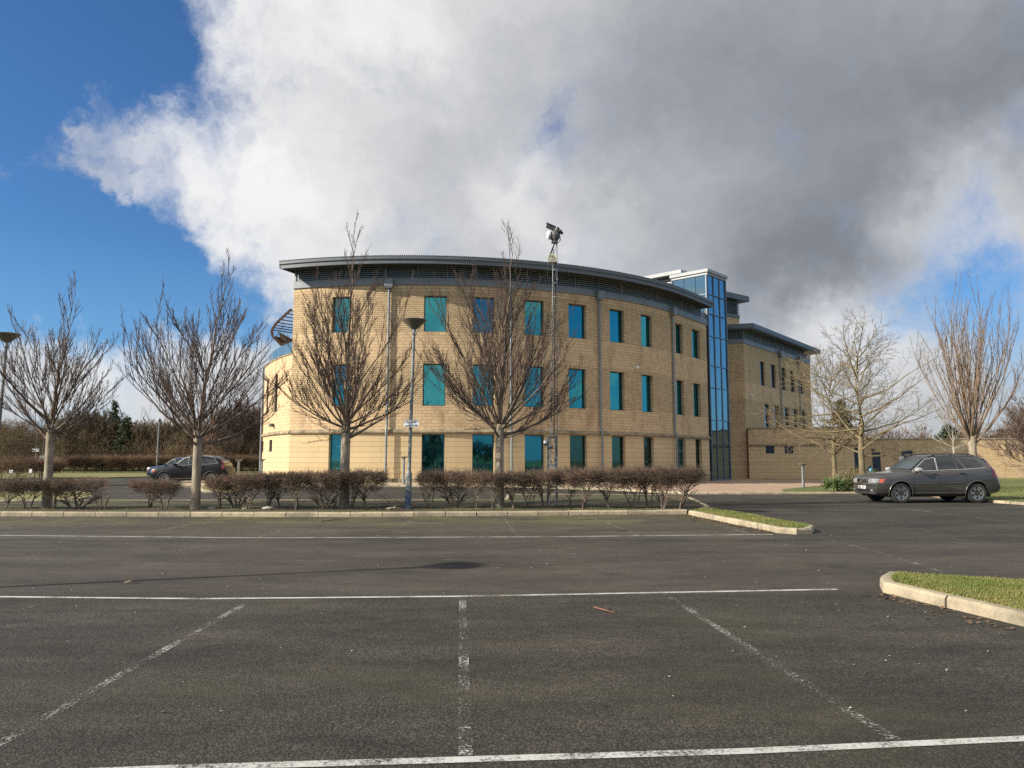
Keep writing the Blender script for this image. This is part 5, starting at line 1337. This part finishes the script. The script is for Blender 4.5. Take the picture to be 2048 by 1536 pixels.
# ------------------------------------------------------------------ vehicles
M['mirror_shell'] = pmat('satin_mirror_shell', (.42, .42, .41), None, rough=.35, metal=.3)
def lerp(a, b, t): return a + (b - a) * t
class Car:
    def __init__(s, st, wb, R, paint, label, loc, rz, sc=1., cat='car', name='parked_car', detail=True, plate=None, group=None):
        s.st = st; s.o = thing(name, label, cat, loc, rz, group); s.o.scale = (sc, sc, sc); s.paint = paint
        mb = MB(); rings = []
        for x in s.xs(): rings.append(mb.add([(x, y, z) for y, z in s.full(x)]))
        n = len(rings[0])
        for a, b in zip(rings, rings[1:]):
            for k in range(n): mb.face((a[k], b[k], b[(k + 1) % n], a[(k + 1) % n]))
        mb.face(rings[0]); mb.face(rings[-1][::-1])
        me = mb.mesh('body', [paint, M['black']])
        body = put('body', me, s.o)
        cm = MB(); cm.mi = 1
        for x in wb:
            for sy in (-1, 1):
                Mx = Matrix.Translation((x, sy * 1.0, R * 1.0)) @ Matrix.Rotation(PI / 2, 4, 'X'); cm.lathe([(R + .065, -.46), (R + .065, .46)], M=Mx, k=36)
        cme = cm.mesh('cut', [paint, M['black']]); co_ = put('cut', cme, s.o)
        bm_ = body.modifiers.new('b', 'BOOLEAN'); bm_.operation = 'DIFFERENCE'; bm_.object = co_; bm_.solver = 'EXACT'
        bpy.context.view_layer.update(); dg = bpy.context.evaluated_depsgraph_get()
        new = bpy.data.meshes.new_from_object(body.evaluated_get(dg)); body.modifiers.clear(); body.data = new; bpy.data.objects.remove(co_)
        smooth(new, 32); s.body = body
        for x in wb:
            for sy in (-1, 1): s.wheel(x, sy * (s.row(x)[2] - .135), R, sy)
            for sy in (-1, 1):
                mb = MB(); pts = []
                for k in range(15):
                    a = R_(-14 + 208 * k / 14); px_, pz = x + (R + .075) * math.cos(a), R + (R + .075) * math.sin(a); pts.append((px_, sy * (s.ys(px_, max(pz, .32)) + .004), pz))
                mb.tube(pts, .022, 6); build('wheel_arch', mb, M['plastic'] if paint is not M['paint_grey'] else paint, s.o, 60)
    def xs(s):
        X = [r[0] for r in s.st]; out = []
        for a, b in zip(X, X[1:]):
            k = max(1, int((b - a) / .16)); out += [lerp(a, b, i / k) for i in range(k)]
        return out + [X[-1]]
    def row(s, x):
        st = s.st; x = min(max(x, st[0][0]), st[-1][0])
        for a, b in zip(st, st[1:]):
            if x <= b[0]:
                t = (x - a[0]) / (b[0] - a[0]); return [lerp(p, q, t) for p, q in zip(a, b)]
        return st[-1]
    def half(s, x):
        _, zb, w, zt, zr, wr, g = s.row(x); h = zt - zb
        P = [(0, zb), (w * .86, zb), (w * .965, zb + .10), (w * .995, zb + h * .36), (w, zb + h * .60), (w * .978, zt - .075), (w * .93, zt)]
        c = min(1, max(0, (x - .02) / .5)); k = .055 * c
        hood = [(w * .84, zt + k * .5), (w * .70, zt + k * .75), (w * .52, zt + k * .9), (w * .28, zt + k), (0, zt + k * 1.05)]
        yb = w * .93
        gh = [(lerp(yb, wr, .5) + .012, lerp(zt, zr - .07, .5)), (wr + .015, zr - .07), (wr - .07, zr - .008), (wr * .5, zr + .022), (0, zr + .03)]
        return P + [(lerp(a[0], b[0], g), lerp(a[1], b[1], g)) for a, b in zip(hood, gh)]
    def full(s, x):
        h = s.half(x); return h + [(-y, z) for y, z in h[-2:0:-1]]
    def ys(s, x, z):
        P = s.half(x)[1:10]
        for a, b in zip(P, P[1:]):
            if a[1] <= z <= b[1]: return lerp(a[0], b[0], (z - a[1]) / max(1e-6, b[1] - a[1]))
        return P[1][0] if z < P[0][1] else P[-1][0]
    def side(s, name, mat, c, off=.006, nx=8, nz=4, sides=(-1, 1), parent=None, label=None):
        (ax, az), (bx, bz), (cx_, cz), (dx, dz) = c
        for sy in sides:
            mb = MB(); g = []
            for j in range(nz + 1):
                v = j / nz; rowp = []
                for i in range(nx + 1):
                    u = i / nx; x = lerp(lerp(ax, bx, u), lerp(dx, cx_, u), v); z = lerp(lerp(az, bz, u), lerp(dz, cz, u), v)
                    rowp.append((x, sy * (s.ys(x, z) + off), z))
                g.append(mb.add(rowp))
            for j in range(nz):
                for i in range(nx):
                    q = (g[j][i], g[j][i + 1], g[j + 1][i + 1], g[j + 1][i]); mb.face(q if sy < 0 else q[::-1])
            o = build(name, mb, mat, parent or s.o, 60)
            if label: o['label'] = label
        return o
    def sline(s, mb, pts, r, sy, off=.004, k=5):
        out = []
        for (ax, az), (bx, bz) in zip(pts, pts[1:]):
            n = max(2, int(abs(bx - ax) / .12) + int(abs(bz - az) / .12))
            out += [(lerp(ax, bx, i / n), lerp(az, bz, i / n)) for i in range(n)]
        out.append(pts[-1]); mb.tube([(x, sy * (s.ys(x, z) + off), z) for x, z in out], r, k)
    def front(s, name, mat, ys_, z0, z1, off=.012, parent=None, taper=0, sharp=60, both=True):
        """strip wrapped round the nose between |y| positions"""
        def xat(y, z):
            lo, hi = s.st[0][0], 1.2
            for _ in range(30):
                m = (lo + hi) / 2
                if s.ys(m, z) < y: lo = m
                else: hi = m
            return lo if s.ys(s.st[0][0], z) < y else s.st[0][0]
        o = None
        for sy in ((-1, 1) if both else (1,)):
            mb = MB(); g = []
            nz = 3
            for j in range(nz + 1):
                rowp = []
                for i in range(9):
                    u = i / 8; y = lerp(ys_[0], ys_[1], u); z = lerp(z0 + taper * u, z1 - taper * .3 * u, j / nz); x = xat(abs(y), z); rowp.append((x - off, sy * (y + off * .6 * (1 if y > .5 else 0)), z))
                g.append(mb.add(rowp))
            for j in range(nz):
                for i in range(8):
                    q = (g[j][i], g[j][i + 1], g[j + 1][i + 1], g[j + 1][i]); mb.face(q if sy < 0 else q[::-1])
            o = build(name, mb, mat, parent or s.o, sharp)
        return o
    def wheel(s, x, y, R, sy):
        w = put('wheel', None, s.o, (x, y, R)); w.empty_display_size = .1
        Mx = Matrix.Rotation(-PI / 2 if sy > 0 else PI / 2, 4, 'X'); b = .115
        mb = MB(); mb.lathe([(R * .66, -b), (R * .93, -b), (R, -b * .7), (R, b * .7), (R * .94, b), (R * .70, b * 1.02), (R * .665, b * .8)], M=Mx, k=40); build('tyre', mb, M['tyre'], w, 35)
        mb = MB(); mb.lathe([(R * .665, b * .2), (R * .675, b * .92), (R * .63, b * .90), (R * .60, b * .3), (.0, b * .3)], M=Mx, k=40, cap=False, mi=0)
        mb.lathe([(R * .59, b * .18), (.01, b * .18)], M=Mx, k=24, cap=False, mi=1)
        for k in range(12):
            a = 2 * PI * (k // 2) / 6 + (.17 if k % 2 else -.17)
            c = Vector((math.cos(a), math.sin(a), 0)); p = Mx @ (c * R * .14 + Vector((0, 0, b * .62))); q = Mx @ (c * R * .63 + Vector((0, 0, b * .78)))
            mb.beam(p, q, R * .075, .03, up=tuple(Mx @ Vector((0, 0, 1))), mi=0)
        mb.lathe([(R * .19, b * .5), (R * .17, b * .75), (.0, b * .8)], M=Mx, k=16, cap=False, mi=0); build('rim', mb, [M['alloy'], M['void']], w, 35)
def text_mesh(txt, size, mat, name, parent, loc, rot, align='CENTER', ext=.001):
    cu = bpy.data.curves.new(name, 'FONT'); cu.body = txt; cu.size = size; cu.align_x = align; cu.align_y = 'CENTER'; cu.extrude = ext; cu.offset = size * .012
    t = bpy.data.objects.new('t', cu); COL.objects.link(t); bpy.context.view_layer.update()
    me = bpy.data.meshes.new_from_object(t.evaluated_get(bpy.context.evaluated_depsgraph_get())); bpy.data.objects.remove(t)
    me.materials.clear(); me.materials.append(mat); o = put(name, me, parent); o.location = loc; o.rotation_euler = rot; return o
#      x    zb   w    zt    zr   wr  g
XC = [(0, .44, .58, .70, .7, .6, 0), (.02, .36, .70, .86, .86, .6, 0), (.10, .30, .82, .93, .93, .6, 0), (.32, .27, .905, .985, .985, .6, 0), (.93, .27, .94, 1.055, 1.05, .6, 0), (1.30, .27, .95, 1.10, 1.1, .7, 0),
      (1.42, .27, .95, 1.12, 1.17, .82, 1), (2.05, .27, .95, 1.165, 1.64, .72, 1), (2.35, .27, .95, 1.18, 1.715, .725, 1), (2.9, .27, .95, 1.20, 1.745, .725, 1), (3.5, .27, .95, 1.235, 1.745, .72, 1), (3.95, .27, .945, 1.26, 1.715, .71, 1),
      (4.22, .29, .93, 1.275, 1.645, .71, 1), (4.42, .33, .92, 1.265, 1.50, .73, 1), (4.56, .36, .90, 1.20, 1.30, .76, 1), (4.66, .38, .88, .98, 1.02, .76, 1), (4.74, .39, .85, .78, .80, .7, 1), (4.80, .44, .78, .70, .71, .6, 1)]
def suv(paint, label, loc, rz, sc=1., st=XC, plate='BX11 HLD', front_detail=True, zoff=0, group=None):
    c = Car(st, (.95, 3.805), .365, paint, label, loc, rz, sc, group=group)
    dz = zoff
    w1 = [(1.53, 1.165), (2.33, 1.205), (2.33, 1.62), (2.04, 1.575)]; w2 = [(2.41, 1.207), (3.12, 1.235), (3.03, 1.655), (2.41, 1.64)]; w3 = [(3.17, 1.24), (3.40, 1.25), (3.11, 1.655), (3.08, 1.655)]; w4 = [(3.50, 1.265), (4.12, 1.295), (3.86, 1.60), (3.26, 1.65)]
    for w in (w1, w2, w3, w4): c.side('side_window', M['car_glass'], w)
    for sy in (-1, 1):
        mb = MB(); c.sline(mb, [(1.45, 1.145), (2.4, 1.185), (3.4, 1.228), (4.14, 1.275), (4.17, 1.30), (3.89, 1.615)], .011, sy, .006); c.sline(mb, [(2.37, 1.2), (2.37, 1.64)], .018, sy, .004); c.sline(mb, [(1.47, 1.16), (2.03, 1.60), (2.35, 1.65)], .012, sy, .004); build('window_trim_and_glint', mb, M['chrome'] if paint is M['paint_grey'] else M['alloy'], c.o, 60)  # centre pillar strip is bright trim standing in for a reflection
        mb = MB()
        for pts in ([(1.40, 1.08), (1.42, .46), (2.38, .42)], [(2.42, 1.15), (2.42, .42)], [(2.42, .42), (3.22, .44), (3.42, .82), (3.44, 1.2)]): c.sline(mb, pts, .006, sy, .001, 4)
        build('door_seam', mb, M['void'], c.o, 60)
        mb = MB(); c.sline(mb, [(1.46, .70), (2.36, .72)], .017, sy, .002); c.sline(mb, [(2.46, .72), (3.24, .74)], .017, sy, .002); build('door_moulding', mb, paint, c.o, 60)
        mb = MB(); c.sline(mb, [(1.36, .36), (3.36, .36)], .055, sy, -.03, 6); build('sill', mb, M['plastic'], c.o, 60)
        for x, z in ((2.22, 1.055), (3.25, 1.09)):
            mb = MB(); mb.box((x, sy * (c.ys(x, z) + .022), z), (.21, .032, .035), bev=.012); build('door_handle', mb, paint, c.o, 60)
        mb = MB(); y = c.ys(1.62, 1.17); Mx = Matrix.Translation((1.60, sy * (y + .13), 1.21)); mb.box(None, (.15, .24, .15), M=Mx, bev=.045); mb.beam((1.62, sy * y, 1.15), (1.62, sy * (y + .12), 1.19), .05, .05); build('door_mirror', mb, M['mirror_shell'] if paint is M['paint_grey'] else paint, c.o, 60)
        mb = MB(); c_ = [(2.15 + i * .22, sy * .68, c.row(2.15 + i * .22)[4] + .045 - (.04 if i in (0, 8) else 0)) for i in range(9)]; mb.tube(c_, .02, 8)
        for i in (1, 4, 7): mb.beam((c_[i][0], c_[i][1], c_[i][2]), (c_[i][0], c_[i][1], c_[i][2] - .06), .05, .03)
        build('roof_rail', mb, M['plastic'] if paint is M['paint_grey'] else M['alloy'], c.o, 60)
    c.side('tail_light', M['red_lens'], [(4.44, .96), (4.645, .93), (4.57, 1.22), (4.44, 1.27)], .008, 4, 5)
    c.side('tail_light', M['red_lens'], [(4.40, 1.29), (4.48, 1.28), (4.36, 1.47), (4.29, 1.50)], .008, 3, 4)
    c.side('rear_bumper', M['plastic'], [(4.20, .40), (4.79, .46), (4.77, .66), (4.28, .60)], .008, 6, 3)
    # screens
    for nm, x0, x1, mat in (('windscreen', 1.47, 2.02, M['screen_glass']), ('rear_window', 4.28, 4.58, M['car_glass'])):
        mb = MB(); g = []
        for i in range(5):
            x = lerp(x0, x1, i / 4); r = c.row(x); zz = r[4]; wr = r[5]
            g.append(mb.add([(x - .012 if nm == 'windscreen' else x + .012, y * (wr - .10), zz + .035 - .012 * abs(y) ** 2) for y in (-1, -.5, 0, .5, 1)]))
        for a, b in zip(g, g[1:]):
            for k in range(4): mb.face((a[k], b[k], b[k + 1], a[k + 1]))
        build(nm, mb, mat, c.o, 60)
    # nose
    hl = c.front('headlight', M['lamp_glass'], (.40, .84), .70, .885, .012, taper=.03)
    c.front('indicator', M['amber_lens'], (.845, .895), .735, .87, .012)
    gr = MB(); gr.box((-.012, 0, .785), (.03, .66, .20), bev=.012); g = build('grille', gr, M['chrome'], c.o)
    ib = MB(); ib.box((-.026, 0, .785), (.012, .60, .155)); inn = build('grille_mesh', ib, M['void'], g)
    ib = MB()
    for k in range(1, 8): ib.beam((-.034, -.30 + .6 * k / 8, .71), (-.034, -.30 + .6 * k / 8, .86), .010, .008)
    for k in range(1, 5): ib.beam((-.034, -.30, .7075 + .155 * k / 5), (-.034, .30, .7075 + .155 * k / 5), .006, .008, up=(1, 0, 0))
    build('grille_bars', ib, M['plastic'], g)
    ib = MB(); ib.beam((-.042, .17, .715), (-.042, -.17, .855), .022, .012, up=(1, 0, 0)); ib.box((-.050, 0, .785), (.015, .085, .085), bev=.02); build('emblem', ib, M['chrome'], g)
    c.front('bumper_slot', M['void'], (.36, .80), .615, .655, .010)
    c.front('lower_grille', M['void'], (.0, .42), .40, .475, .012); c.front('bumper_lip', M['plastic'], (.0, .86), .33, .40, .014)
    c.front('fog_light', M['lamp_glass'], (.56, .68), .42, .49, .016)
    pl = MB(); pl.box((-.028, 0, .555), (.02, .52, .115), bev=.006); p = build('number_plate', pl, M['white'], c.o)
    text_mesh(plate, .105, M['black_ink'], 'lettering', p, (-.040, 0, .555), (PI / 2, 0, -PI / 2))
    und = MB(); und.box((2.4, 0, .30), (4.2, 1.3, .16)); build('underbody', und, M['void'], c.o)
    return c
# grey SUV at the right: survey of its near wheels
wf, wr_ = A(1801, 1004, 27.45), A(1956.5, 1004, 27.6); wf.z = wr_.z = 0
dv = (wr_ - wf); yaw = math.atan2(dv.y, dv.x)
def car_at(p_front_near, yaw, half=.825, sc=1.):
    off = Matrix.Rotation(yaw, 3, 'Z') @ Vector((-.95, half, 0)) * sc; return Vector((p_front_near.x + off.x, p_front_near.y + off.y, 0))
wfz = wf.copy(); sc1 = dv.length / 2.855
print('CAR1', dv.length, math.degrees(yaw), sc1)
c1 = suv(M['paint_grey'], 'grey estate SUV with alloy wheels parked by the lawn', car_at(wf, yaw), yaw, 1.0); c1.o['category'] = 'car'
Y2 = 47.6; f2 = A(328.5, 960, Y2); f2.z = 0; r2 = A(424.7, 960, Y2); 
TG_ = [list(r) for r in XC]
for r in TG_:
    if r[0] > 3.4 and r[0] < 4.6: r[4] -= .03 + .09 * (r[0] - 3.4)
    r[3] -= .02; r[4] -= .03
c2 = suv(M['paint_dark'], 'dark charcoal SUV parked beyond the hedge, half behind a tree trunk', car_at(f2, 0, sc=1.03), R_(1.), 1.03, [tuple(r) for r in TG_], 'LK14 VTE')
p = A(300, 930, 61); suv(M['paint_blue'], 'dark blue car mostly hidden behind the charcoal SUV', Vector((p.x, 61, 0)), R_(4), .95, plate='GX09 UKM')
p = A(1758, 930, 58); suv(M['paint_silver'], 'silver estate car parked near the shaded wall, behind the grey SUV bonnet', Vector((p.x, 58, gz(p.x, 58))), R_(-20), .93, plate='FD60 OHS')
def motorbike(px, py, Y):
    b = A(px, py, Y); o = thing('motorbike', 'teal motorbike with dark screen parked by the shaded wall', 'motorbike', (b.x, Y, gz(b.x, Y)), R_(-70))
    for x in (-.70, .70):
        mb = MB(); Mx = Matrix.Translation((x, 0, .31)) @ Matrix.Rotation(PI / 2, 4, 'X'); mb.lathe([(.2, -.06), (.29, -.06), (.31, 0), (.29, .06), (.2, .06)], M=Mx, k=20); mb.lathe([(.2, -.02), (.03, -.04), (.03, .04), (.2, .02)], M=Mx, k=12, mi=1); build('wheel', mb, [M['tyre'], M['alloy']], o, 40)
    mb = MB(); mb.lathe([(.05, -.55), (.2, -.42), (.26, -.1), (.22, .25), (.08, .5)], M=Matrix.Translation((-.15, 0, .68)) @ Matrix.Rotation(PI / 2, 4, 'Y') @ Matrix.Scale(.75, 4, (0, 1, 0)), k=14); mb.lathe([(.05, -.2), (.17, -.05), (.17, .1), (.06, .3)], M=Matrix.Translation((-.5, 0, .95)), k=12); build('fairing', mb, M['teal_paint'], o, 50)
    mb = MB(); mb.box((.42, 0, .84), (.75, .26, .12), bev=.05); build('seat', mb, M['black'], o, 50)
    mb = MB(); mb.tube([(-.72, 0, .31), (-.50, 0, .95)], .035, 8); mb.tube([(-.45, -.35, 1.05), (-.52, 0, 1.0), (-.45, .35, 1.05)], .018, 8); build('handlebar', mb, M['black'], o, 50)
    mb = MB(); mb.quad((-.72, -.17, 1.02), (-.72, .17, 1.02), (-.52, .14, 1.36), (-.52, -.14, 1.36)); build('screen', mb, M['car_glass'], o)
motorbike(1752, 940, 56)

# ------------------------------------------------------------------ lamps, mast, signs
M['bowl'] = pmat('weathered_lamp_bowl', (.20, .18, .13), (.14, .125, .095), 3., .45, coat=.2)
M['pole_paint'] = pmat('flaking_grey_green_paint', (.13, .15, .155), (.26, .26, .25), 4.5, .6, bump=.1, bscale=20, lo=.45, hi=.6)
M['pole_blue'] = pmat('flaking_blue_paint', (.045, .07, .13), (.16, .19, .22), 5., .6, lo=.42, hi=.62)
def lamp_column(label, b, H, lean=(0, 0), group=None):
    o = thing('street_lamp', label, 'street lamp', b, 0, group); top = Vector((lean[0], lean[1], H)); at = lambda z: top * (z / H)
    mb = MB(); mb.tube([at(1.12), at(1.2), at(H - .55), at(H - .30)], [.062, .055, .045, .055], 14); build('pole', mb, M['pole_paint'], o, 50)
    mb = MB(); mb.tube([at(-.1), at(.55)], .098, 14); mb.tube([at(.55), at(1.05), at(1.14)], [.096, .092, .062], 14, mi=1); mb.box((at(.75).x, at(.75).y - .093, .75), (.09, .02, .40), mi=1); build('pole_base', mb, [M['pole_blue'], M['pole_paint']], o, 50)
    c = at(H - .30)
    mb = MB(); mb.lathe([(.06, -.03), (.10, .0), (.22, .10), (.37, .235), (.395, .265), (.36, .285), (.18, .315), (.0, .325)], c, 32, cap=False); build('lamp_bowl', mb, M['bowl'], o, 45)
    mb = MB()
    for a in (0, 2.1, 4.2): mb.tube([c + Vector((.05 * math.cos(a), .05 * math.sin(a), -.22)), c + Vector((.13 * math.cos(a), .13 * math.sin(a), -.03)), c + Vector((.2 * math.cos(a), .2 * math.sin(a), .06))], .012, 6)
    build('bracket', mb, M['pole_paint'], o, 50); return o
b = G(815.5, 1018, Z0); hp = A(829, 638, b.y); lamp_column('grey lamp column with dish lantern and parking sign, between the two hedges', b, hp.z - Z0, (hp.x - b.x, 0))
b2 = A(-2, 900, 24.6); hp2 = A(15, 666, 24.6); b2.x = hp2.x - .12; b2.z = Z0; lamp_column('lamp column with dish lantern at the left edge of the frame', b2, hp2.z - Z0, (.12, 0))
hs = G(912, 1131); Hl = 6.0; k = (Hl - .05) / math.tan(EL); lamp_column('lamp column left of the viewpoint that throws the long shadow over the lane', Vector((hs.x + SX * k, hs.y + SY * k, 0)), Hl)
sgn = A(823.5, 847.5, b.y); o = thing('parking_sign', 'white sign with blue writing fixed to the lamp column between the hedges', 'sign', (sgn.x, sgn.y - .085, sgn.z), 0)
o.rotation_euler = (0, R_(-1.5), R_(-3))
mb = MB(); mb.box((0, 0, 0), (.46, .012, .225), bev=.004); build('sign_plate', mb, M['white'], o)
mb = MB(); mb.box((0, .028, .06), (.16, .03, .03)); mb.box((0, .028, -.06), (.16, .03, .03)); build('clip', mb, M['galv'], o)
text_mesh('Reverse', .085, M['ink'], 'lettering', o, (0, -.008, .045), (PI / 2, 0, 0)); text_mesh('parking only', .078, M['ink'], 'lettering', o, (0, -.008, -.055), (PI / 2, 0, 0))
def low_lamp(px, ybase, ytop, Y, label):
    b = A(px, ybase, Y); o = thing('bollard_lamp', label, 'bollard lamp', (b.x, Y, b.z), 0, 'low dish lamps near the building'); H = A(px, ytop, Y).z - b.z
    mb = MB(); mb.tube([(0, 0, -.1), (0, 0, .25)], .085, 12); mb.tube([(0, 0, .2), (0, 0, H - .12)], .068, 12); build('pole', mb, M['galv'], o, 50)
    mb = MB(); mb.lathe([(.07, H - .16), (.10, H - .12), (.235, H - .03), (.245, H - .005), (.20, H)], (0, 0, 0), 20); build('lamp_bowl', mb, M['galv'], o, 45)
low_lamp(807, 968.5, 913, 45.0, 'low dish lamp on the pavement just left of the lamp column')
low_lamp(523, 957, 918, 48.5, 'low dish lamp before the pale low wing at the building left end')
low_lamp(476.5, 957, 919, 52., 'low dish lamp on the verge right of the charcoal SUV')
low_lamp(1606.5, 973, 927, 42.5, 'low dish lamp on the block paved forecourt before the side wing')
def lattice(o, name, H, w0, w1, step, r, mat, z0=0, lean=(0, 0)):
    def P(k, z): t = z / H; w = lerp(w0, w1, t); a = 2 * PI * k / 3 + PI / 2 + .5; return (w * math.cos(a) + lean[0] * t, w * math.sin(a) + lean[1] * t, z)
    mb = MB()
    for k in range(3): mb.tube([P(k, z0 + (H - z0) * i / 6) for i in range(7)], r, 6)
    z = z0; i = 0
    while z < H - step * .5:
        for k in range(3): mb.tube([P(k, z), P((k + 1) % 3, min(H, z + step))] if (i + k) % 2 else [P((k + 1) % 3, z), P(k, min(H, z + step))], r * .5, 5); mb.tube([P(k, z), P((k + 1) % 3, z)], r * .5, 5)
        z += step; i += 1
    return build(name, mb, mat, o, 60)
b = G(1105, 1011, Z0); tp = A(1109, 486, b.y); H = tp.z - Z0
o = thing('camera_mast', 'tall lattice camera mast with cream control box rising from the hedge', 'camera mast', b); ln = (tp.x - b.x, 0)
lattice(o, 'lattice_tower', H, .155, .085, .46, .014, M['galv'], 0, ln)
mb = MB()
for sx in (-.15, .15): mb.beam((sx, .06, -.1), (sx * .8, .05, 2.25), .07, .07)
for z in (.6, 1.3, 2.2): mb.beam((-.17, .06, z), (.17, .06, z), .05, .06)
mb.tube([(-.14, 0, .4), (.1, .02, 1.6)], .016, 6); mb.tube([(.14, 0, .5), (-.05, .02, 1.5)], .016, 6); mb.box((-.20, -.02, 2.02), (.16, .18, .18), bev=.02); mb.lathe([(.05, -.08), (.07, -.08), (.07, .08), (.05, .08)], M=Matrix.Translation((-.06, -.1, 1.9)) @ Matrix.Rotation(PI / 2, 4, 'Y'), k=12)
build('base_frame', mb, M['galv'], o, 60)
zb = A(1105, 520, b.y).z - Z0; xb = A(1104.5, 520, b.y).x - b.x
mb = MB(); mb.box((xb, -.15, zb), (.29, .14, .27), bev=.015); bx_ = build('control_box', mb, M['cream'], o, 40)
mb = MB(); mb.box((xb + .01, -.223, zb - .01), (.12, .006, .10)); mb.box((xb, -.223, zb + .075), (.11, .006, .018), mi=1); build('box_label', mb, [pmat('faded_label', (.45, .43, .30)), M['plastic']], bx_)
mb = MB()
mb.tube([(xb - .12, -.1, zb - .13), (xb - .17, -.08, zb - .5), (xb - .12, -.05, zb - .75), (xb, -.06, zb - .82), (xb + .08, -.06, zb - .55)], .014, 6); mb.tube([(xb + .1, -.1, zb - .13), (xb + .12, -.1, zb - .5), (xb + .03, -.09, zb - .86), (xb - .1, -.08, zb - .6)], .014, 6)
mb.tube([(xb - .08, -.1, zb + .13), (ln[0] + .0, -.05, H - .02)], .028, 6); mb.tube([(ln[0] + .16, .0, H + .45), (ln[0] + .2, 0, H + .1), (ln[0] + .05, .0, H - .05)], .014, 6)
for z in (2.2, 3.5, 4.8, 6.): mb.tube([(ln[0] * z / H + .03, -.03, z), (ln[0] * (z + 1.3) / H + .035, -.03, z + 1.3)], .018, 6)
build('cable', mb, M['black'], o, 60)
cx0 = ln[0]
mb = MB(); mb.box((cx0, 0, H + .015), (.20, .2, .03)); mb.lathe([(.09, 0), (.10, .05), (.16, .12), (.17, .26), (.12, .36), (.06, .42)], (cx0 + .01, 0, H + .03), 16); build('pan_head', mb, [M['rust_grey']], o, 45)
mb = MB(); mb.lathe([(.07, 0), (.145, .04), (.15, .10), (.07, .16)], M=Matrix.Translation((cx0 - .11, -.03, H + .26)) @ Matrix.Rotation(-PI / 2, 4, 'Y'), k=16); build('pan_head_cover', mb, M['white'], o, 45)
Mc = Matrix.Translation((cx0 + .01, -.02, H + .47)) @ Matrix.Scale(.82, 4) @ Matrix.Rotation(R_(20), 4, 'Y') @ Matrix.Rotation(R_(12), 4, 'Z')
mb = MB(); mb.box(None, (.52, .15, .15), M=Mc @ Matrix.Translation((-.10, 0, 0)), bev=.02); mb.box(None, (.58, .19, .02), M=Mc @ Matrix.Translation((-.12, 0, .095)))
mb.box(None, (.24, .17, .16), M=Mc @ Matrix.Translation((.18, 0, -.01)), bev=.04); mb.tube([Mc @ Vector((.28, 0, -.02)), Mc @ Vector((.38, 0, -.03))], [.06, .045], 10); cb = build('camera_housing', mb, M['rust_grey'], o, 40)
mb = MB(); mb.tube([Mc @ Vector((-.365, 0, 0)), Mc @ Vector((-.372, 0, 0))], .055, 14); build('lens', mb, M['car_glass'], cb, 40)
mb = MB(); mb.tube([Mc @ Vector((.02, .10, .08)), Mc @ Vector((.03, -.1, .08)), Mc @ Vector((.03, -.1, -.1)), Mc @ Vector((.02, .1, -.1))], .012, 6); build('strap', mb, M['white'], cb, 40)
# second lattice mast far left, poles and little signs on the far verge
b = A(90, 955, 63); o = thing('camera_mast', 'distant lattice mast behind the leftmost tree trunk', 'camera mast', (b.x, 63, 0)); H = A(90, 818, 63).z
lattice(o, 'lattice_tower', H, .30, .22, .8, .035, M['rust_grey']); mb = MB(); mb.box((-.1, -.2, A(90, 917, 63).z), (.5, .3, .45), bev=.04); mb.box((.2, -.2, A(90, 922, 63).z), (.35, .3, .3), bev=.04); build('control_box', mb, M['galv'], o)
def pole(label, px, yb, yt, Y, r, cat='pole', plate=None, mat='galv'):
    b = A(px, yb, Y); o = thing('sign_post' if plate else 'pole', label, cat, (b.x, Y, min(b.z, 0.05))); H = A(px, yt, Y).z - o.location.z
    mb = MB(); mb.tube([(0, 0, -.2), (0, 0, H * .5), (0, 0, H)], [r, r * .9, r * .7], 8); build('post', mb, M[mat], o, 50)
    if plate:
        w, h, y0 = plate; mb = MB(); mb.box((0, -r - .02, A(px, y0, Y).z - o.location.z), (w, .02, h), bev=.005); build('sign_plate', mb, M['white'], o)
    else:
        mb = MB(); mb.lathe([(r * .8, 0), (r * 1.6, .08), (r * 1.4, .2), (.01, .26)], (0, 0, H), 10); build('cap', mb, M['galv'], o, 50)
    return o
pole('thin grey pole with a small white plate on the far verge', 69, 956, 850, 62, .055, 'sign post', (.55, .26, 900))
pole('tall thin grey pole rising behind the charcoal SUV bonnet', 313, 948, 842, 66, .07)
pole('low white sign on a short post at the far left edge of the verge', 22, 958, 938, 58, .03, 'sign post', (.30, .24, 943))
pole('low white sign on a short post beside the thin sign pole', 61, 957, 937, 59, .03, 'sign post', (.22, .32, 942))
pole('white pole standing beyond the shaded boundary wall', 1853, 900, 858, 90, .10, mat='white')
pole('thin steel post on the far verge behind the leftmost tree trunk', 87, 953, 926, 60, .05)
